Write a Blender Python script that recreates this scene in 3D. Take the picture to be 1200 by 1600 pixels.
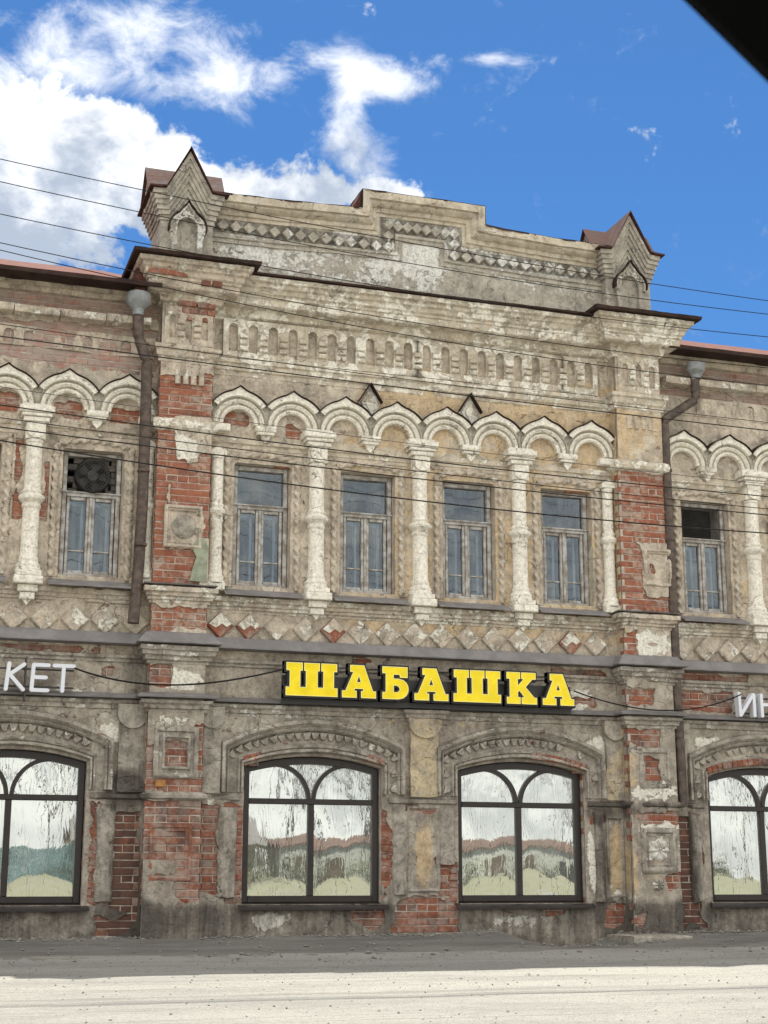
import bpy, bmesh, math, random
import numpy as np
from mathutils import Vector, Matrix, Euler
from mathutils.geometry import tessellate_polygon
random.seed(7); rng = np.random.default_rng(11)
for o in list(bpy.data.objects): bpy.data.objects.remove(o)
S = bpy.context.scene
COL = S.collection
R = math.radians

# ---------------------------------------------------------------- camera
cd = bpy.data.cameras.new('camera'); cam = bpy.data.objects.new('camera', cd); COL.objects.link(cam)
cam.location = (0, -18, 0.6)
PITCH, YAW = 13.5, 18.15
cam.rotation_euler = (R(90 + PITCH), 0, R(-YAW))
cd.sensor_fit = 'VERTICAL'; cd.sensor_height = 36; cd.sensor_width = 27
cd.lens = 2404 / 1600 * 36
cd.clip_start = 0.05; cd.clip_end = 2000
cd.dof.use_dof = True; cd.dof.focus_distance = 19.5; cd.dof.aperture_fstop = 26
S.camera = cam
S.render.resolution_x, S.render.resolution_y = 768, 1024
S.view_settings.view_transform = 'Standard'; S.view_settings.look = 'None'
S.view_settings.gamma = 1; S.view_settings.use_curve_mapping = False
S.view_settings.exposure = 1.35
S.cycles.max_bounces = 7

# ---------------------------------------------------------------- node helper
class NT:
    def __init__(s, nt): s.nt = nt; s.L = nt.links
    def n(s, t, **k):
        x = s.nt.nodes.new(t)
        for a, b in k.items(): setattr(x, a, b)
        return x
    def put(s, sock, v):
        if v is None: return
        if isinstance(v, bpy.types.NodeSocket): s.L.new(v, sock)
        elif isinstance(v, (tuple, list)) and sock.type == 'RGBA' and len(v) == 3: sock.default_value = (*v, 1)
        else: sock.default_value = v
    def m(s, op, a, b=None, c=None, clamp=False):
        x = s.n('ShaderNodeMath', operation=op, use_clamp=clamp)
        for i, v in enumerate((a, b, c)): s.put(x.inputs[i], v)
        return x.outputs[0]
    def noise(s, vec, scale, detail=6, rough=.6, dist=0):
        x = s.n('ShaderNodeTexNoise'); s.put(x.inputs['Vector'], vec)
        x.inputs['Scale'].default_value = scale; x.inputs['Detail'].default_value = detail
        x.inputs['Roughness'].default_value = rough; x.inputs['Distortion'].default_value = dist
        return x.outputs['Fac']
    def mapv(s, vec, scale=(1, 1, 1), loc=(0, 0, 0)):
        x = s.n('ShaderNodeMapping'); s.put(x.inputs[0], vec); x.inputs['Scale'].default_value = scale; x.inputs['Location'].default_value = loc
        return x.outputs[0]
    def step(s, v, a, b, lo=0, hi=1):
        x = s.n('ShaderNodeMapRange', interpolation_type='SMOOTHSTEP'); s.put(x.inputs[0], v)
        for i, q in enumerate((a, b, lo, hi)): s.put(x.inputs[i + 1], q)
        return x.outputs[0]
    def mix(s, f, a, b, t='MIX'):
        x = s.n('ShaderNodeMix', data_type='RGBA', blend_type=t); s.put(x.inputs[0], f); s.put(x.inputs[6], a); s.put(x.inputs[7], b)
        return x.outputs[2]
    def ramp(s, f, stops):
        x = s.n('ShaderNodeValToRGB'); s.put(x.inputs[0], f); e = x.color_ramp.elements
        while len(e) < len(stops): e.new(.5)
        for i, (p, c) in enumerate(stops): e[i].position = p; e[i].color = (*c, 1)
        return x.outputs[0]
    def bump(s, h, dist=.01, strength=1, normal=None):
        x = s.n('ShaderNodeBump'); s.put(x.inputs['Height'], h); x.inputs['Distance'].default_value = dist; x.inputs['Strength'].default_value = strength
        if normal is not None: s.put(x.inputs['Normal'], normal)
        return x.outputs[0]

# ---------------------------------------------------------------- sky and sun
SUN_EL, SUN_AZ = 66.0, 20.0            # azimuth to the right of straight behind the building
wd = bpy.data.worlds.new('World'); S.world = wd; wd.use_nodes = True
w = NT(wd.node_tree); wd.node_tree.nodes.clear()
sky = w.n('ShaderNodeTexSky'); sky.sky_type = 'NISHITA'; sky.sun_disc = False
sky.sun_elevation = R(SUN_EL); sky.sun_rotation = R(SUN_AZ)
sky.air_density = 1.0; sky.dust_density = 0.25; sky.ozone_density = 3.0; sky.altitude = 300
tc = w.n('ShaderNodeTexCoord').outputs['Generated']
sx = w.n('ShaderNodeSeparateXYZ'); w.put(sx.inputs[0], tc)
az = w.m('MULTIPLY', w.m('ARCTAN2', sx.outputs[0], sx.outputs[1]), 57.2958)
el = w.m('MULTIPLY', w.m('ARCSINE', sx.outputs[2]), 57.2958)
def gauss(a, e, sa, se, rot, wt):
    da = w.m('SUBTRACT', az, a); de = w.m('SUBTRACT', el, e)
    c, s_ = math.cos(R(rot)), math.sin(R(rot))
    u = w.m('DIVIDE', w.m('ADD', w.m('MULTIPLY', da, c), w.m('MULTIPLY', de, s_)), sa)
    v = w.m('DIVIDE', w.m('SUBTRACT', w.m('MULTIPLY', de, c), w.m('MULTIPLY', da, s_)), se)
    return w.m('MULTIPLY', w.m('EXPONENT', w.m('MULTIPLY', w.m('ADD', w.m('MULTIPLY', u, u), w.m('MULTIPLY', v, v)), -1)), wt)
def total(lst):
    t = None
    for g in lst:
        q = gauss(*g); t = q if t is None else w.m('ADD', t, q)
    return t
cum = total([(3.0, 25.6, 6.8, 3.4, -8, 1.0), (7.4, 26.6, 3.4, 1.6, 0, .55), (8.6, 25.6, 2.6, 1.5, -20, .35), (13.6, 24.9, 5.0, .95, 3, .62), (17.8, 25.1, 3.2, .7, 0, .5),
             (4.5, 21.5, 3.5, 1.2, -25, .35), (-4, 22, 7, 5, 0, .7)])
wis = total([(6.5, 29.4, 5.4, 1.7, 18, .74), (12.4, 29.2, 4.2, .8, 12, .66), (17.2, 29.5, 1.5, .8, -10, .68), (19.0, 29.0, 1.6, .7, 0, .66),
             (16.6, 27.7, .9, 1.4, -12, .58), (17.4, 26.2, 1.6, 1.0, -35, .66), (22.8, 29.8, 3.2, .26, -3, .36), (22.2, 28.4, .8, 1.2, 20, .15),
             (-6, 30, 6, 2, 10, .4)])
nA = w.noise(tc, 20.0, 11, .60, .2)
nW = w.noise(w.mapv(tc, (27, 27, 40)), 1.0, 11, .64, .35)
back = w.step(sx.outputs[1], .55, -.1)                       # away from the picture: near-full cloud cover
nB = w.noise(tc, 2.6, 9, .58, .3)
dC = w.step(w.m('ADD', w.m('MULTIPLY', w.m('SUBTRACT', nA, .5), 2.6), cum), .36, .62)
dW = w.m('MULTIPLY', w.step(w.m('ADD', w.m('MULTIPLY', w.m('SUBTRACT', nW, .5), 1.9), wis), .16, .90), .84)
dB = w.m('MULTIPLY', w.step(nB, .06, .30), back)
dens = w.m('MAXIMUM', w.m('MAXIMUM', dC, dW), dB)
shade = w.step(w.m('ADD', w.m('MULTIPLY', w.noise(w.mapv(tc, (1, 1, 1.3), (0, 0, .012)), 17, 9, .6, .2), 1.0), w.m('MAXIMUM', w.m('MULTIPLY', w.m('SUBTRACT', el, 25.5), .035), w.m('MULTIPLY', w.m('SUBTRACT', 1.0, back), -.13))), .36, .64)
CL = 8.6
cc = w.mix(shade, (.40 * CL, .465 * CL, .57 * CL), (.98 * CL, 1.0 * CL, 1.02 * CL))
cc = w.mix(back, cc, w.mix(shade, (.95 * CL, .97 * CL, .98 * CL), (1.42 * CL, 1.42 * CL, 1.38 * CL)))  # unseen clouds behind the camera, made brighter to lift the shaded facade
skyc = w.mix(1.0, sky.outputs[0], (.335, .605, .84), 'MULTIPLY')
bg = w.n('ShaderNodeBackground'); w.put(bg.inputs[0], w.mix(dens, skyc, cc)); bg.inputs[1].default_value = 0.058
out = w.n('ShaderNodeOutputWorld'); w.L.new(bg.outputs[0], out.inputs[0])
sd = bpy.data.lights.new('sun', 'SUN'); sd.energy = 4.0; sd.angle = R(.53); sd.color = (1, .955, .87)
sun = bpy.data.objects.new('sun', sd); COL.objects.link(sun)
ce = math.cos(R(SUN_EL))
tos = Vector((math.sin(R(SUN_AZ)) * ce, math.cos(R(SUN_AZ)) * ce, math.sin(R(SUN_EL))))
sun.rotation_euler = tos.to_track_quat('Z', 'Y').to_euler(); sun.location = tos * 60

# ---------------------------------------------------------------- numpy noise
def _h(i, j, k):
    n = (i * 374761393 + j * 668265263 + k * 2147483647 + 1013904223) & 0xffffffff
    n = ((n ^ (n >> 13)) * 1274126177) & 0xffffffff
    return ((n ^ (n >> 16)) & 0xffff) / 65535.0
def vn(P):
    P = np.asarray(P, float); F = np.floor(P).astype(np.int64); f = P - F; u = f * f * (3 - 2 * f)
    r = 0
    for a in (0, 1):
        for b in (0, 1):
            for c in (0, 1):
                wt = (u[..., 0] if a else 1 - u[..., 0]) * (u[..., 1] if b else 1 - u[..., 1]) * (u[..., 2] if c else 1 - u[..., 2])
                r = r + wt * _h(F[..., 0] + a, F[..., 1] + b, F[..., 2] + c)
    return r
def fbm(P, sc, o=4, off=0.0):
    P = np.asarray(P, float) * sc + off; t = 0; a = .5
    for i in range(o): t = t + a * vn(P * (2.03 ** i) + i * 17.3); a *= .5
    return t / (1 - .5 ** o) - .5

# ---------------------------------------------------------------- mesh helper
SC = 1.0
class MB:
    def __init__(s): s.V = []; s.F = []; s.sm = []
    def add(s, vs, fs, smooth=True):
        b = len(s.V); s.V.extend([tuple(map(float, v)) for v in vs]); s.F.extend([tuple(b + i for i in f) for f in fs]); return s
    def box(s, x0, x1, y0, y1, z0, z1):
        v = [(x, y, z) for x in (x0, x1) for y in (y0, y1) for z in (z0, z1)]
        return s.add(v, [(0, 1, 3, 2), (4, 6, 7, 5), (0, 4, 5, 1), (2, 3, 7, 6), (0, 2, 6, 4), (1, 5, 7, 3)])
    def cbox(s, x0, x1, y0, y1, z0, z1, c=.006):
        # box whose front (-y) edges are chamfered
        v = [(x0, y0 + c, z0), (x1, y0 + c, z0), (x1, y0 + c, z1), (x0, y0 + c, z1),
             (x0 + c, y0, z0 + c), (x1 - c, y0, z0 + c), (x1 - c, y0, z1 - c), (x0 + c, y0, z1 - c),
             (x0, y1, z0), (x1, y1, z0), (x1, y1, z1), (x0, y1, z1)]
        return s.add(v, [(4, 5, 6, 7), (0, 1, 5, 4), (1, 2, 6, 5), (2, 3, 7, 6), (3, 0, 4, 7), (8, 9, 1, 0), (9, 10, 2, 1), (10, 11, 3, 2), (11, 8, 0, 3), (8, 11, 10, 9)])
    def grid(s, A, seg=None, caps=False):
        A = np.asarray(A, float)
        if seg:
            for ax in (0, 1):
                B = np.moveaxis(A, ax, 0); o = []
                for i in range(len(B) - 1):
                    d = np.linalg.norm(B[i + 1] - B[i], axis=-1).max(); k = max(1, min(400, int(math.ceil(d / seg))))
                    o += [B[i] + (B[i + 1] - B[i]) * t / k for t in range(k)]
                o.append(B[-1]); A = np.moveaxis(np.array(o), 0, ax)
        n, m = A.shape[:2]; I = np.arange(n * m).reshape(n, m)
        q = np.stack([I[:-1, :-1], I[1:, :-1], I[1:, 1:], I[:-1, 1:]], -1).reshape(-1, 4)
        s.add(A.reshape(-1, 3), q.tolist())
        if caps:
            for e in (0, -1): s.add(A[e], [tuple(range(m))])
        return s
    def run(s, x0, x1, y, prof, back=None, seg=.05, caps=True, side=(1, 1)):
        p = np.array(prof, float)
        def st(x, yy): return np.stack([x, yy, p[:, 1]], -1)
        f = np.full(len(p), 1.0)
        if back is None: A = [st(x0 * f, y - p[:, 0]), st(x1 * f, y - p[:, 0])]
        else:
            A = []
            if side[0]: A += [st(x0 - p[:, 0], back * f), st(x0 - p[:, 0], y - p[:, 0])]
            else: A += [st(x0 * f, y - p[:, 0])]
            if side[1]: A += [st(x1 + p[:, 0], y - p[:, 0]), st(x1 + p[:, 0], back * f)]
            else: A += [st(x1 * f, y - p[:, 0])]
        return s.grid(A, seg, caps)
    def prism(s, poly, y0, y1, holes=(), axis='y'):
        # polygon in (x, z), extruded from y0 (front) to y1 (back)
        loops = [list(poly)] + [list(h) for h in holes]
        flat = [p for l in loops for p in l]; n = len(flat)
        tr = tessellate_polygon([[Vector((p[0], p[1], 0)) for p in l] for l in loops])
        f = lambda p, y: (p[0], y, p[1]) if axis == 'y' else (y, p[0], p[1])
        V = [f(p, y0) for p in flat] + [f(p, y1) for p in flat]
        F = [tuple(t) for t in tr] + [tuple(i + n for i in reversed(t)) for t in tr]
        b = 0
        for l in loops:
            k = len(l)
            for i in range(k): F.append((b + i, b + (i + 1) % k, b + n + (i + 1) % k, b + n + i))
            b += k
        return s.add(V, F)
    def lathe(s, prof, cx, cy, n=20, a0=0, a1=360, mod=None):
        A = []
        for i in range(n + 1):
            a = R(a0 + (a1 - a0) * i / n)
            A.append([(cx + r * math.cos(a), cy + r * math.sin(a), z) for r, z in prof])
        return s.grid(A)
    def tube(s, pts, r, n=8, caps=True, radii=None):
        P = [Vector(p) for p in pts]; A = []
        ref = Vector((0, 0, 1))
        for i, p in enumerate(P):
            t = (P[min(i + 1, len(P) - 1)] - P[max(i - 1, 0)]).normalized()
            rf = ref if abs(t.dot(ref)) < .95 else Vector((0, 1, 0))
            u = t.cross(rf).normalized(); v = t.cross(u); rr = radii[i] if radii else r
            A.append([tuple(p + (u * math.cos(2 * math.pi * j / n) + v * math.sin(2 * math.pi * j / n)) * rr) for j in range(n + 1)])
        s.grid(A)
        if caps: s.add(A[0][:-1], [tuple(range(n))]); s.add(A[-1][:-1], [tuple(range(n))])
        return s
    def mesh(s, name, zone=None, weather=0, chip=0, smooth=35, recalc=True, wseed=0):
        me = bpy.data.meshes.new(name)
        V = np.array(s.V, float).reshape(-1, 3)
        if weather:
            N = np.stack([fbm(V, 7, 3, 3 + wseed), fbm(V, 7, 3, 41 + wseed), fbm(V, 7, 3, 77 + wseed)], -1)
            M = np.stack([fbm(V, 28, 2, 9), fbm(V, 28, 2, 51), fbm(V, 28, 2, 97)], -1)
            D = (N * 1.5 + M) * weather; D[:, 0] *= .5
            if chip:
                c = np.clip((fbm(V * np.array([1, .4, 1.6]), 2.6, 4, 5 + wseed) - .11) / .10, 0, 1)
                D[:, 1] += c * chip; D[:, 2] += c * (fbm(V, 11, 2, 31)) * chip * .8
            V = V + D
        me.from_pydata(V.tolist(), [], s.F)
        if recalc:
            bm = bmesh.new(); bm.from_mesh(me); bmesh.ops.remove_doubles(bm, verts=bm.verts, dist=1e-5)
            bmesh.ops.recalc_face_normals(bm, faces=bm.faces); bm.to_mesh(me); bm.free()
        if smooth is not None:
            me.shade_smooth(); me.set_sharp_from_angle(angle=R(smooth))
        if zone is not None: paint(me, zone)
        return me
    def build(s, name, mat, parent=None, loc=None, **k):
        o = bpy.data.objects.new(name, s.mesh(name, **k)); COL.objects.link(o)
        o.data.materials.append(mat)
        if parent: o.parent = parent
        if loc: o.location = loc
        return o
def bump2(x, a, b, s=.08):
    return np.clip((x - a) / s + .5, 0, 1) * np.clip((b - x) / s + .5, 0, 1)
def g2(x, z, cx, cz, sx, sz): return np.exp(-((x - cx) / sx) ** 2 - ((z - cz) / sz) ** 2)
def paint(me, base):
    n = len(me.vertices); P = np.empty(n * 3); me.vertices.foreach_get('co', P); P = P.reshape(-1, 3)
    x, z = P[:, 0], P[:, 2]
    W = np.full(n, base[0], float); O = np.full(n, base[1], float); G = np.full(n, base[2], float)
    wall = base[3] if len(base) > 3 else 0
    if wall:
        bay = bump2(x, 3.6, 9.15)
        O += bay * bump2(z, 3.4, 6.9, .5) * np.clip((x - 4.3) / 1.2, 0, 1) * .62
        O += g2(x, z, 6.1, 6.85, .75, .28) * .6 + g2(x, z, 7.6, 6.9, 1.2, .3) * .35 + g2(x, z, 8.9, 6.6, .5, .6) * .35
        O -= g2(x, z, 4.6, 6.75, 1.0, .3) * .5
        O += g2(x, z, 6.42, 1.95, .24, .6) * .45 + g2(x, z, 6.4, .85, .16, .5) * .85
        O += g2(x, z, 5.9, 2.5, .8, .14) * .5 + g2(x, z, 7.0, 2.5, .5, .15) * .45
        O += g2(x, z, 8.97, .8, .16, .5) * 1.0 + g2(x, z, 9.0, 1.9, .14, .5) * .7 + g2(x, z, 9.35, .8, .3, .6) * .42 + g2(x, z, 9.3, 2.0, .3, .4) * .35
        O += bump2(x, 9.05, 9.85) * bump2(z, 6.05, 6.75) * .45
        O += bump2(x, 9.85, 13) * bump2(z, 4, 5.9) * .5
        O += bump2(x, 3.6, 9.15) * bump2(z, 6.9, 7.6) * np.clip((x - 5.3) / 1.5, 0, 1) * .28
        W += bump2(x, 3.6, 9.15) * bump2(z, 7.4, 8.3) * .0
        W += g2(x, z, 8.55, 2.85, .25, .2) * .5 + g2(x, z, 9.45, 3.6, .3, .15) * .7 + g2(x, z, 9.45, 1.7, .35, .12) * .5
        W += g2(x, z, 3.35, 2.9, .3, .14) * .5 + g2(x, z, 3.3, 5.7, .2, .2) * .6
        G += bump2(z, -1, .38, .15) * .42
        G += bump2(z, -1, 3.3, .6) * .10
    G += g2(x, z, 2.72, 1.62, .26, .22) * .75 + g2(x, z, 2.82, .6, .17, .75) * .85 + g2(x, z, 2.85, 2.9, .2, .5) * .45 + g2(x, z, 2.75, 3.7, .15, .5) * .35
    G += g2(x, z, 9.95, .6, .16, .7) * .6 + g2(x, z, 9.9, 2.5, .1, 1.5) * .25 + g2(x, z, 8.8, .7, .2, .6) * .35 + g2(x, z, 9.3, 1.45, .6, .14) * .4
    G += g2(x, z, 6.1, 3.0, 2.0, .3) * .12 + g2(x, z, 9.45, .2, .5, .25) * .15 + g2(x, z, 8.75, 1.45, .25, .2) * .4 + g2(x, z, 3.3, .2, .5, .2) * .10 + g2(x, z, 2.5, 7.3, .3, .3) * .3
    at = me.attributes.new('zone', 'FLOAT_COLOR', 'POINT')
    for a_, b_, c_, d_, e_ in ((3.75, 1.9, .12, .4, .55), (2.62, 2.3, .2, .15, .45), (8.75, 2.25, .2, .2, .45), (5.95, 1.8, .1, .3, .4), (4.5, .16, .3, .12, .5), (7.6, .14, .5, .12, .35), (10.3, 2.35, .3, .15, .5), (5.0, 2.85, .7, .15, .3), (7.4, .9, .1, .3, .3), (9.5, .9, .3, .3, .25), (9.5, 1.25, .3, .12, .45), (3.3, 2.4, .3, .12, .45), (2.1, 2.75, .5, .1, .35), (8.65, .85, .08, .5, .5), (9.0, .4, .15, .15, .5), (3.75, .9, .1, .5, .4)):
        W += wall * g2(x, z, a_, b_, c_, d_) * e_
    A_ = 1 - np.clip((z - 2.9) / .5, 0, 1) if wall else np.zeros(n)
    C = np.stack([W, O, G, A_], -1).astype(np.float32).clip(0, 1.5)
    at.data.foreach_set('color', C.ravel())

# ---------------------------------------------------------------- materials
def mat(name):
    m = bpy.data.materials.new(name); m.use_nodes = True; t = NT(m.node_tree); m.node_tree.nodes.clear()
    o = t.n('ShaderNodeOutputMaterial'); b = t.n('ShaderNodeBsdfPrincipled'); t.L.new(b.outputs[0], o.inputs[0])
    return m, t, b, o
def plain(name, col, rough=.6, metal=0, var=.15, scale=8, bumpd=0, col2=None, spec=.4):
    m, t, b, o = mat(name); pos = t.n('ShaderNodeNewGeometry').outputs['Position']
    f = t.noise(pos, scale, 6, .65)
    c2 = col2 or tuple(c * (1 - 2.2 * var) for c in col)
    t.put(b.inputs['Base Color'], t.mix(t.step(f, .38, .64), c2, col))
    t.put(b.inputs['Roughness'], t.step(f, .2, .8, rough - .1, min(1, rough + .1))); b.inputs['Metallic'].default_value = metal
    b.inputs['Specular IOR Level'].default_value = spec
    if bumpd: t.put(b.inputs['Normal'], t.bump(t.noise(pos, scale * 4, 5, .65), bumpd))
    return m
def plaster(name, wsc=1.0, fleck=.6, lo=.60, ca=(.565, .488, .39), cb=(.345, .292, .235), och=(.57, .415, .24), wh=(.71, .675, .59), bd=.012, tone=1.0):
    m, t, b, o = mat(name); pos = t.n('ShaderNodeNewGeometry').outputs['Position']
    at = t.n('ShaderNodeAttribute', attribute_name='zone'); sp = t.n('ShaderNodeSeparateColor'); t.put(sp.inputs[0], at.outputs['Color'])
    Wz, Oz, Gz = sp.outputs[0], sp.outputs[1], sp.outputs[2]
    n1 = t.noise(pos, 2.2, 9, .66, .3); n2 = t.noise(t.mapv(pos, loc=(3, 7, 1)), 5.5, 9, .68, .2); n3 = t.noise(pos, 34, 6, .7)
    ns = t.noise(t.mapv(pos, (9, 9, 1.1)), 1.0, 7, .65)                    # rain runs
    n4 = t.noise(t.mapv(pos, loc=(11, 2, 5)), 12, 7, .66, .4)
    w2 = t.noise(t.mapv(pos, loc=(3, 9, 4)), 4.2 * wsc, 9, .62, .5)
    c = t.mix(t.step(n2, .34, .66), cb, ca)
    c = t.mix(t.m('MULTIPLY', at.outputs['Alpha'], .85), c, t.mix(t.step(n2, .34, .66), (.225, .196, .162), (.385, .342, .285)))
    c = t.mix(t.m('MULTIPLY', t.step(n1, .52, .66), .55), c, (.50, .465, .40))
    c = t.mix(t.m('MULTIPLY', t.step(ns, .55, .70), .42), c, tuple(q * .5 for q in cb))
    dk = t.step(t.noise(t.mapv(pos, (1, 1, .55), (8, 1, 3)), 3.4, 9, .7, .5), .54, .66)
    c = t.mix(t.m('MULTIPLY', dk, .62), c, tuple(q * .48 for q in cb))
    of = t.step(t.m('ADD', t.m('ADD', t.m('MULTIPLY', n1, .55), t.m('MULTIPLY', n4, .45)), t.m('MULTIPLY', t.m('SUBTRACT', Oz, .5), .62)), .50, .60)
    oc = t.mix(t.step(n2, .36, .62), tuple(q * .78 for q in och), och)
    oc = t.mix(t.m('MULTIPLY', t.step(ns, .48, .68), .45), oc, (.46, .40, .31))
    c = t.mix(t.m('MULTIPLY', of, .74), c, oc)
    wf = t.step(t.m('ADD', t.m('ADD', t.m('MULTIPLY', w2, .62), t.m('MULTIPLY', n4, .38)), t.m('MULTIPLY', t.m('SUBTRACT', Wz, .5), .62)), .50, .535)
    wc = t.mix(t.step(n3, .35, .62), tuple(q * .84 for q in wh), wh)
    wc = t.mix(t.m('MULTIPLY', t.step(ns, .50, .70), .38), wc, (.42, .385, .31))
    c = t.mix(wf, c, wc)
    fl = t.step(t.noise(t.mapv(pos, (1, 1, 2.4), (2, 5, 9)), 3.6, 10, .72, .3), .622, .655)
    c = t.mix(t.m('MULTIPLY', fl, fleck), c, t.mix(n4, (.20, .085, .062), (.36, .19, .145)))
    gf = t.step(t.m('ADD', t.m('ADD', t.m('MULTIPLY', n1, .5), t.m('MULTIPLY', ns, .5)), t.m('MULTIPLY', t.m('SUBTRACT', Gz, .5), .75)), .44, .74)
    c = t.mix(t.m('MULTIPLY', gf, .84), c, (.062, .055, .047))
    c = t.mix(1.0, c, t.ramp(t.m('ADD', t.m('MULTIPLY', n3, .5), t.m('MULTIPLY', t.noise(t.mapv(pos, loc=(6, 1, 8)), 15, 9, .74, .2), .5)), [(.36, (lo, lo * .985, lo * .95)), (.5, (.98, .98, .98)), (.62, (1.16, 1.16, 1.15))]), 'MULTIPLY')
    vo = t.n('ShaderNodeTexVoronoi', feature='DISTANCE_TO_EDGE'); vo.inputs['Scale'].default_value = 1.7
    dv = t.n('ShaderNodeVectorMath', operation='ADD'); nc = t.n('ShaderNodeTexNoise'); nc.inputs['Scale'].default_value = 3; nc.inputs['Detail'].default_value = 5
    t.put(nc.inputs['Vector'], pos); t.put(dv.inputs[0], pos)
    sc = t.n('ShaderNodeVectorMath', operation='SCALE'); t.put(sc.inputs[0], nc.outputs['Color']); sc.inputs['Scale'].default_value = .55
    t.put(dv.inputs[1], sc.outputs[0]); t.put(vo.inputs['Vector'], dv.outputs[0])
    crk = t.m('MULTIPLY', t.step(vo.outputs['Distance'], .006, .0), t.step(n1, .46, .56))
    pit = t.step(t.noise(pos, 60, 3, .6), .30, .22)
    c = t.mix(t.m('MULTIPLY', t.m('MAXIMUM', crk, pit), .75), c, (.06, .052, .045))
    t.put(b.inputs['Base Color'], c); b.inputs['Roughness'].default_value = .92; b.inputs['Specular IOR Level'].default_value = .2
    h = t.m('ADD', t.m('MULTIPLY', n4, .55), t.m('MULTIPLY', n3, .35))
    h = t.m('ADD', h, t.m('SUBTRACT', t.m('MULTIPLY', wf, .25), t.m('MULTIPLY', fl, .35))); h = t.m('SUBTRACT', h, t.m('MULTIPLY', t.m('MAXIMUM', crk, pit), .5))
    t.put(b.inputs['Normal'], t.bump(h, .024))
    return m
def brickm(name, stops, dust=.25, dustc=(.42, .36, .295), grime=.2, sh=0):
    m, t, b, o = mat(name); ge = t.n('ShaderNodeNewGeometry'); pos = ge.outputs['Position']
    rnd = t.m('FRACT', t.m('ADD', t.n('ShaderNodeObjectInfo').outputs['Random'], ge.outputs['Random Per Island']))
    c = t.ramp(rnd, stops)
    n1 = t.noise(t.mapv(pos, loc=(sh, 0, 0)), 3.2, 8, .66, .2); n2 = t.noise(pos, 17, 7, .68, .3); n3 = t.noise(pos, 55, 5, .7)
    c = t.mix(1.0, c, t.ramp(n2, [(.25, (.68, .66, .66)), (.62, (1.12, 1.1, 1.1))]), 'MULTIPLY')
    df = t.step(t.m('ADD', t.m('ADD', t.m('MULTIPLY', n1, .5), t.m('MULTIPLY', n2, .5)), t.m('ADD', t.m('MULTIPLY', rnd, .08), dust - .30)), .50, .62)
    c = t.mix(t.m('MULTIPLY', df, .72), c, t.mix(n3, tuple(q * .72 for q in dustc), dustc))
    gf = t.step(t.m('ADD', t.noise(t.mapv(pos, loc=(5, 5, 5)), 4.5, 8, .68), grime - .3), .46, .70)
    c = t.mix(t.m('MULTIPLY', gf, .7), c, (.05, .042, .038))
    t.put(b.inputs['Base Color'], c); b.inputs['Roughness'].default_value = .9; b.inputs['Specular IOR Level'].default_value = .2
    t.put(b.inputs['Normal'], t.bump(t.m('ADD', t.m('MULTIPLY', n2, .6), t.m('MULTIPLY', n3, .5)), .010))
    return m
RED = [(0, (.235, .086, .054)), (.3, (.30, .118, .070)), (.55, (.25, .110, .076)), (.8, (.33, .145, .088)), (1, (.175, .078, .058))]
PINK = [(0, (.36, .20, .155)), (.4, (.42, .26, .21)), (.7, (.34, .22, .185)), (1, (.38, .18, .14))]
M = {}
M['plaster'] = plaster('old_plaster')
M['lower'] = plaster('lower_plaster', 1.0, .75, .56, ca=(.40, .36, .305), cb=(.235, .207, .175), wh=(.62, .59, .53), och=(.55, .44, .27))
M['cream'] = plaster('cream_limewash', 1.0, .35, .72, ca=(.59, .52, .415), cb=(.40, .345, .27), wh=(.76, .715, .62))
M['parapet'] = plaster('parapet_cement', .34, .1, .66, ca=(.46, .415, .35), cb=(.285, .258, .22), wh=(.66, .645, .60))
M['brick'] = brickm('red_brick', RED, .28)
M['brick_lower'] = brickm('worn_brick', RED, .30, (.36, .31, .265), .30, 4)
M['brick_dusty'] = brickm('dusty_brick', PINK, .34, (.37, .33, .28), .24, 9)
M['brick_soot'] = brickm('sooty_brick', RED, .12, grime=.50, sh=2)
M['mortar'] = plain('mortar', (.52, .455, .385), .95, var=.16, scale=9, bumpd=.01)
M['zinc'] = plain('grey_sheet_metal', (.20, .185, .182), .6, .0, .12, 5, .003)
M['rust'] = plain('rusty_roof_tin', (.17, .075, .058), .9, .0, .22, 6, .004, (.08, .04, .033), spec=.06)
M['rooftin'] = plain('brown_roof_tin', (.085, .040, .032), .8, .0, .2, 6, .004, (.05, .026, .022), spec=.1)
M['darktin'] = plain('dark_brown_tin', (.050, .030, .025), .75, .0, .2, 7, .003, spec=.12)
M['pipe'] = plain('weathered_brown_pipe', (.115, .082, .062), .6, .1, .25, 14, .004, (.05, .036, .030))
M['galv'] = plain('galvanised_steel', (.27, .28, .285), .7, .1, .12, 12, .002)
M['wood'] = plain('peeling_window_paint', (.47, .46, .44), .85, 0, .22, 10, .006, (.235, .205, .175))
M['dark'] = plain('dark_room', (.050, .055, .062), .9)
M['inner'] = plain('inner_sash_paint', (.38, .42, .455), .7, 0, .08)
M['frame'] = plain('dark_brown_profile', (.026, .019, .017), .35, 0, .12, 6)
M['infill'] = plain('grey_infill_brick', (.17, .15, .135), .95, 0, .2, 12, .01)
M['black'] = plain('black_plastic', (.014, .013, .013), .45, 0, .1)
M['yellow'] = plain('yellow_acrylic', (.86, .66, .004), .22, 0, .05, 5)
M['yedge'] = plain('pale_yellow_trim', (.90, .80, .30), .4, 0, .02)
M['white'] = plain('white_acrylic', (.64, .65, .70), .35, 0, .02)
M['signgrey'] = plain('grey_sign_rail', (.055, .052, .052), .5, .2, .12)
M['wire'] = plain('cable_rubber', (.030, .028, .027), 1.0, spec=0)
M['wirelight'] = plain('cable_grey', (.10, .095, .09), 1.0, spec=0)
M['asphalt'] = None
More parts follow.
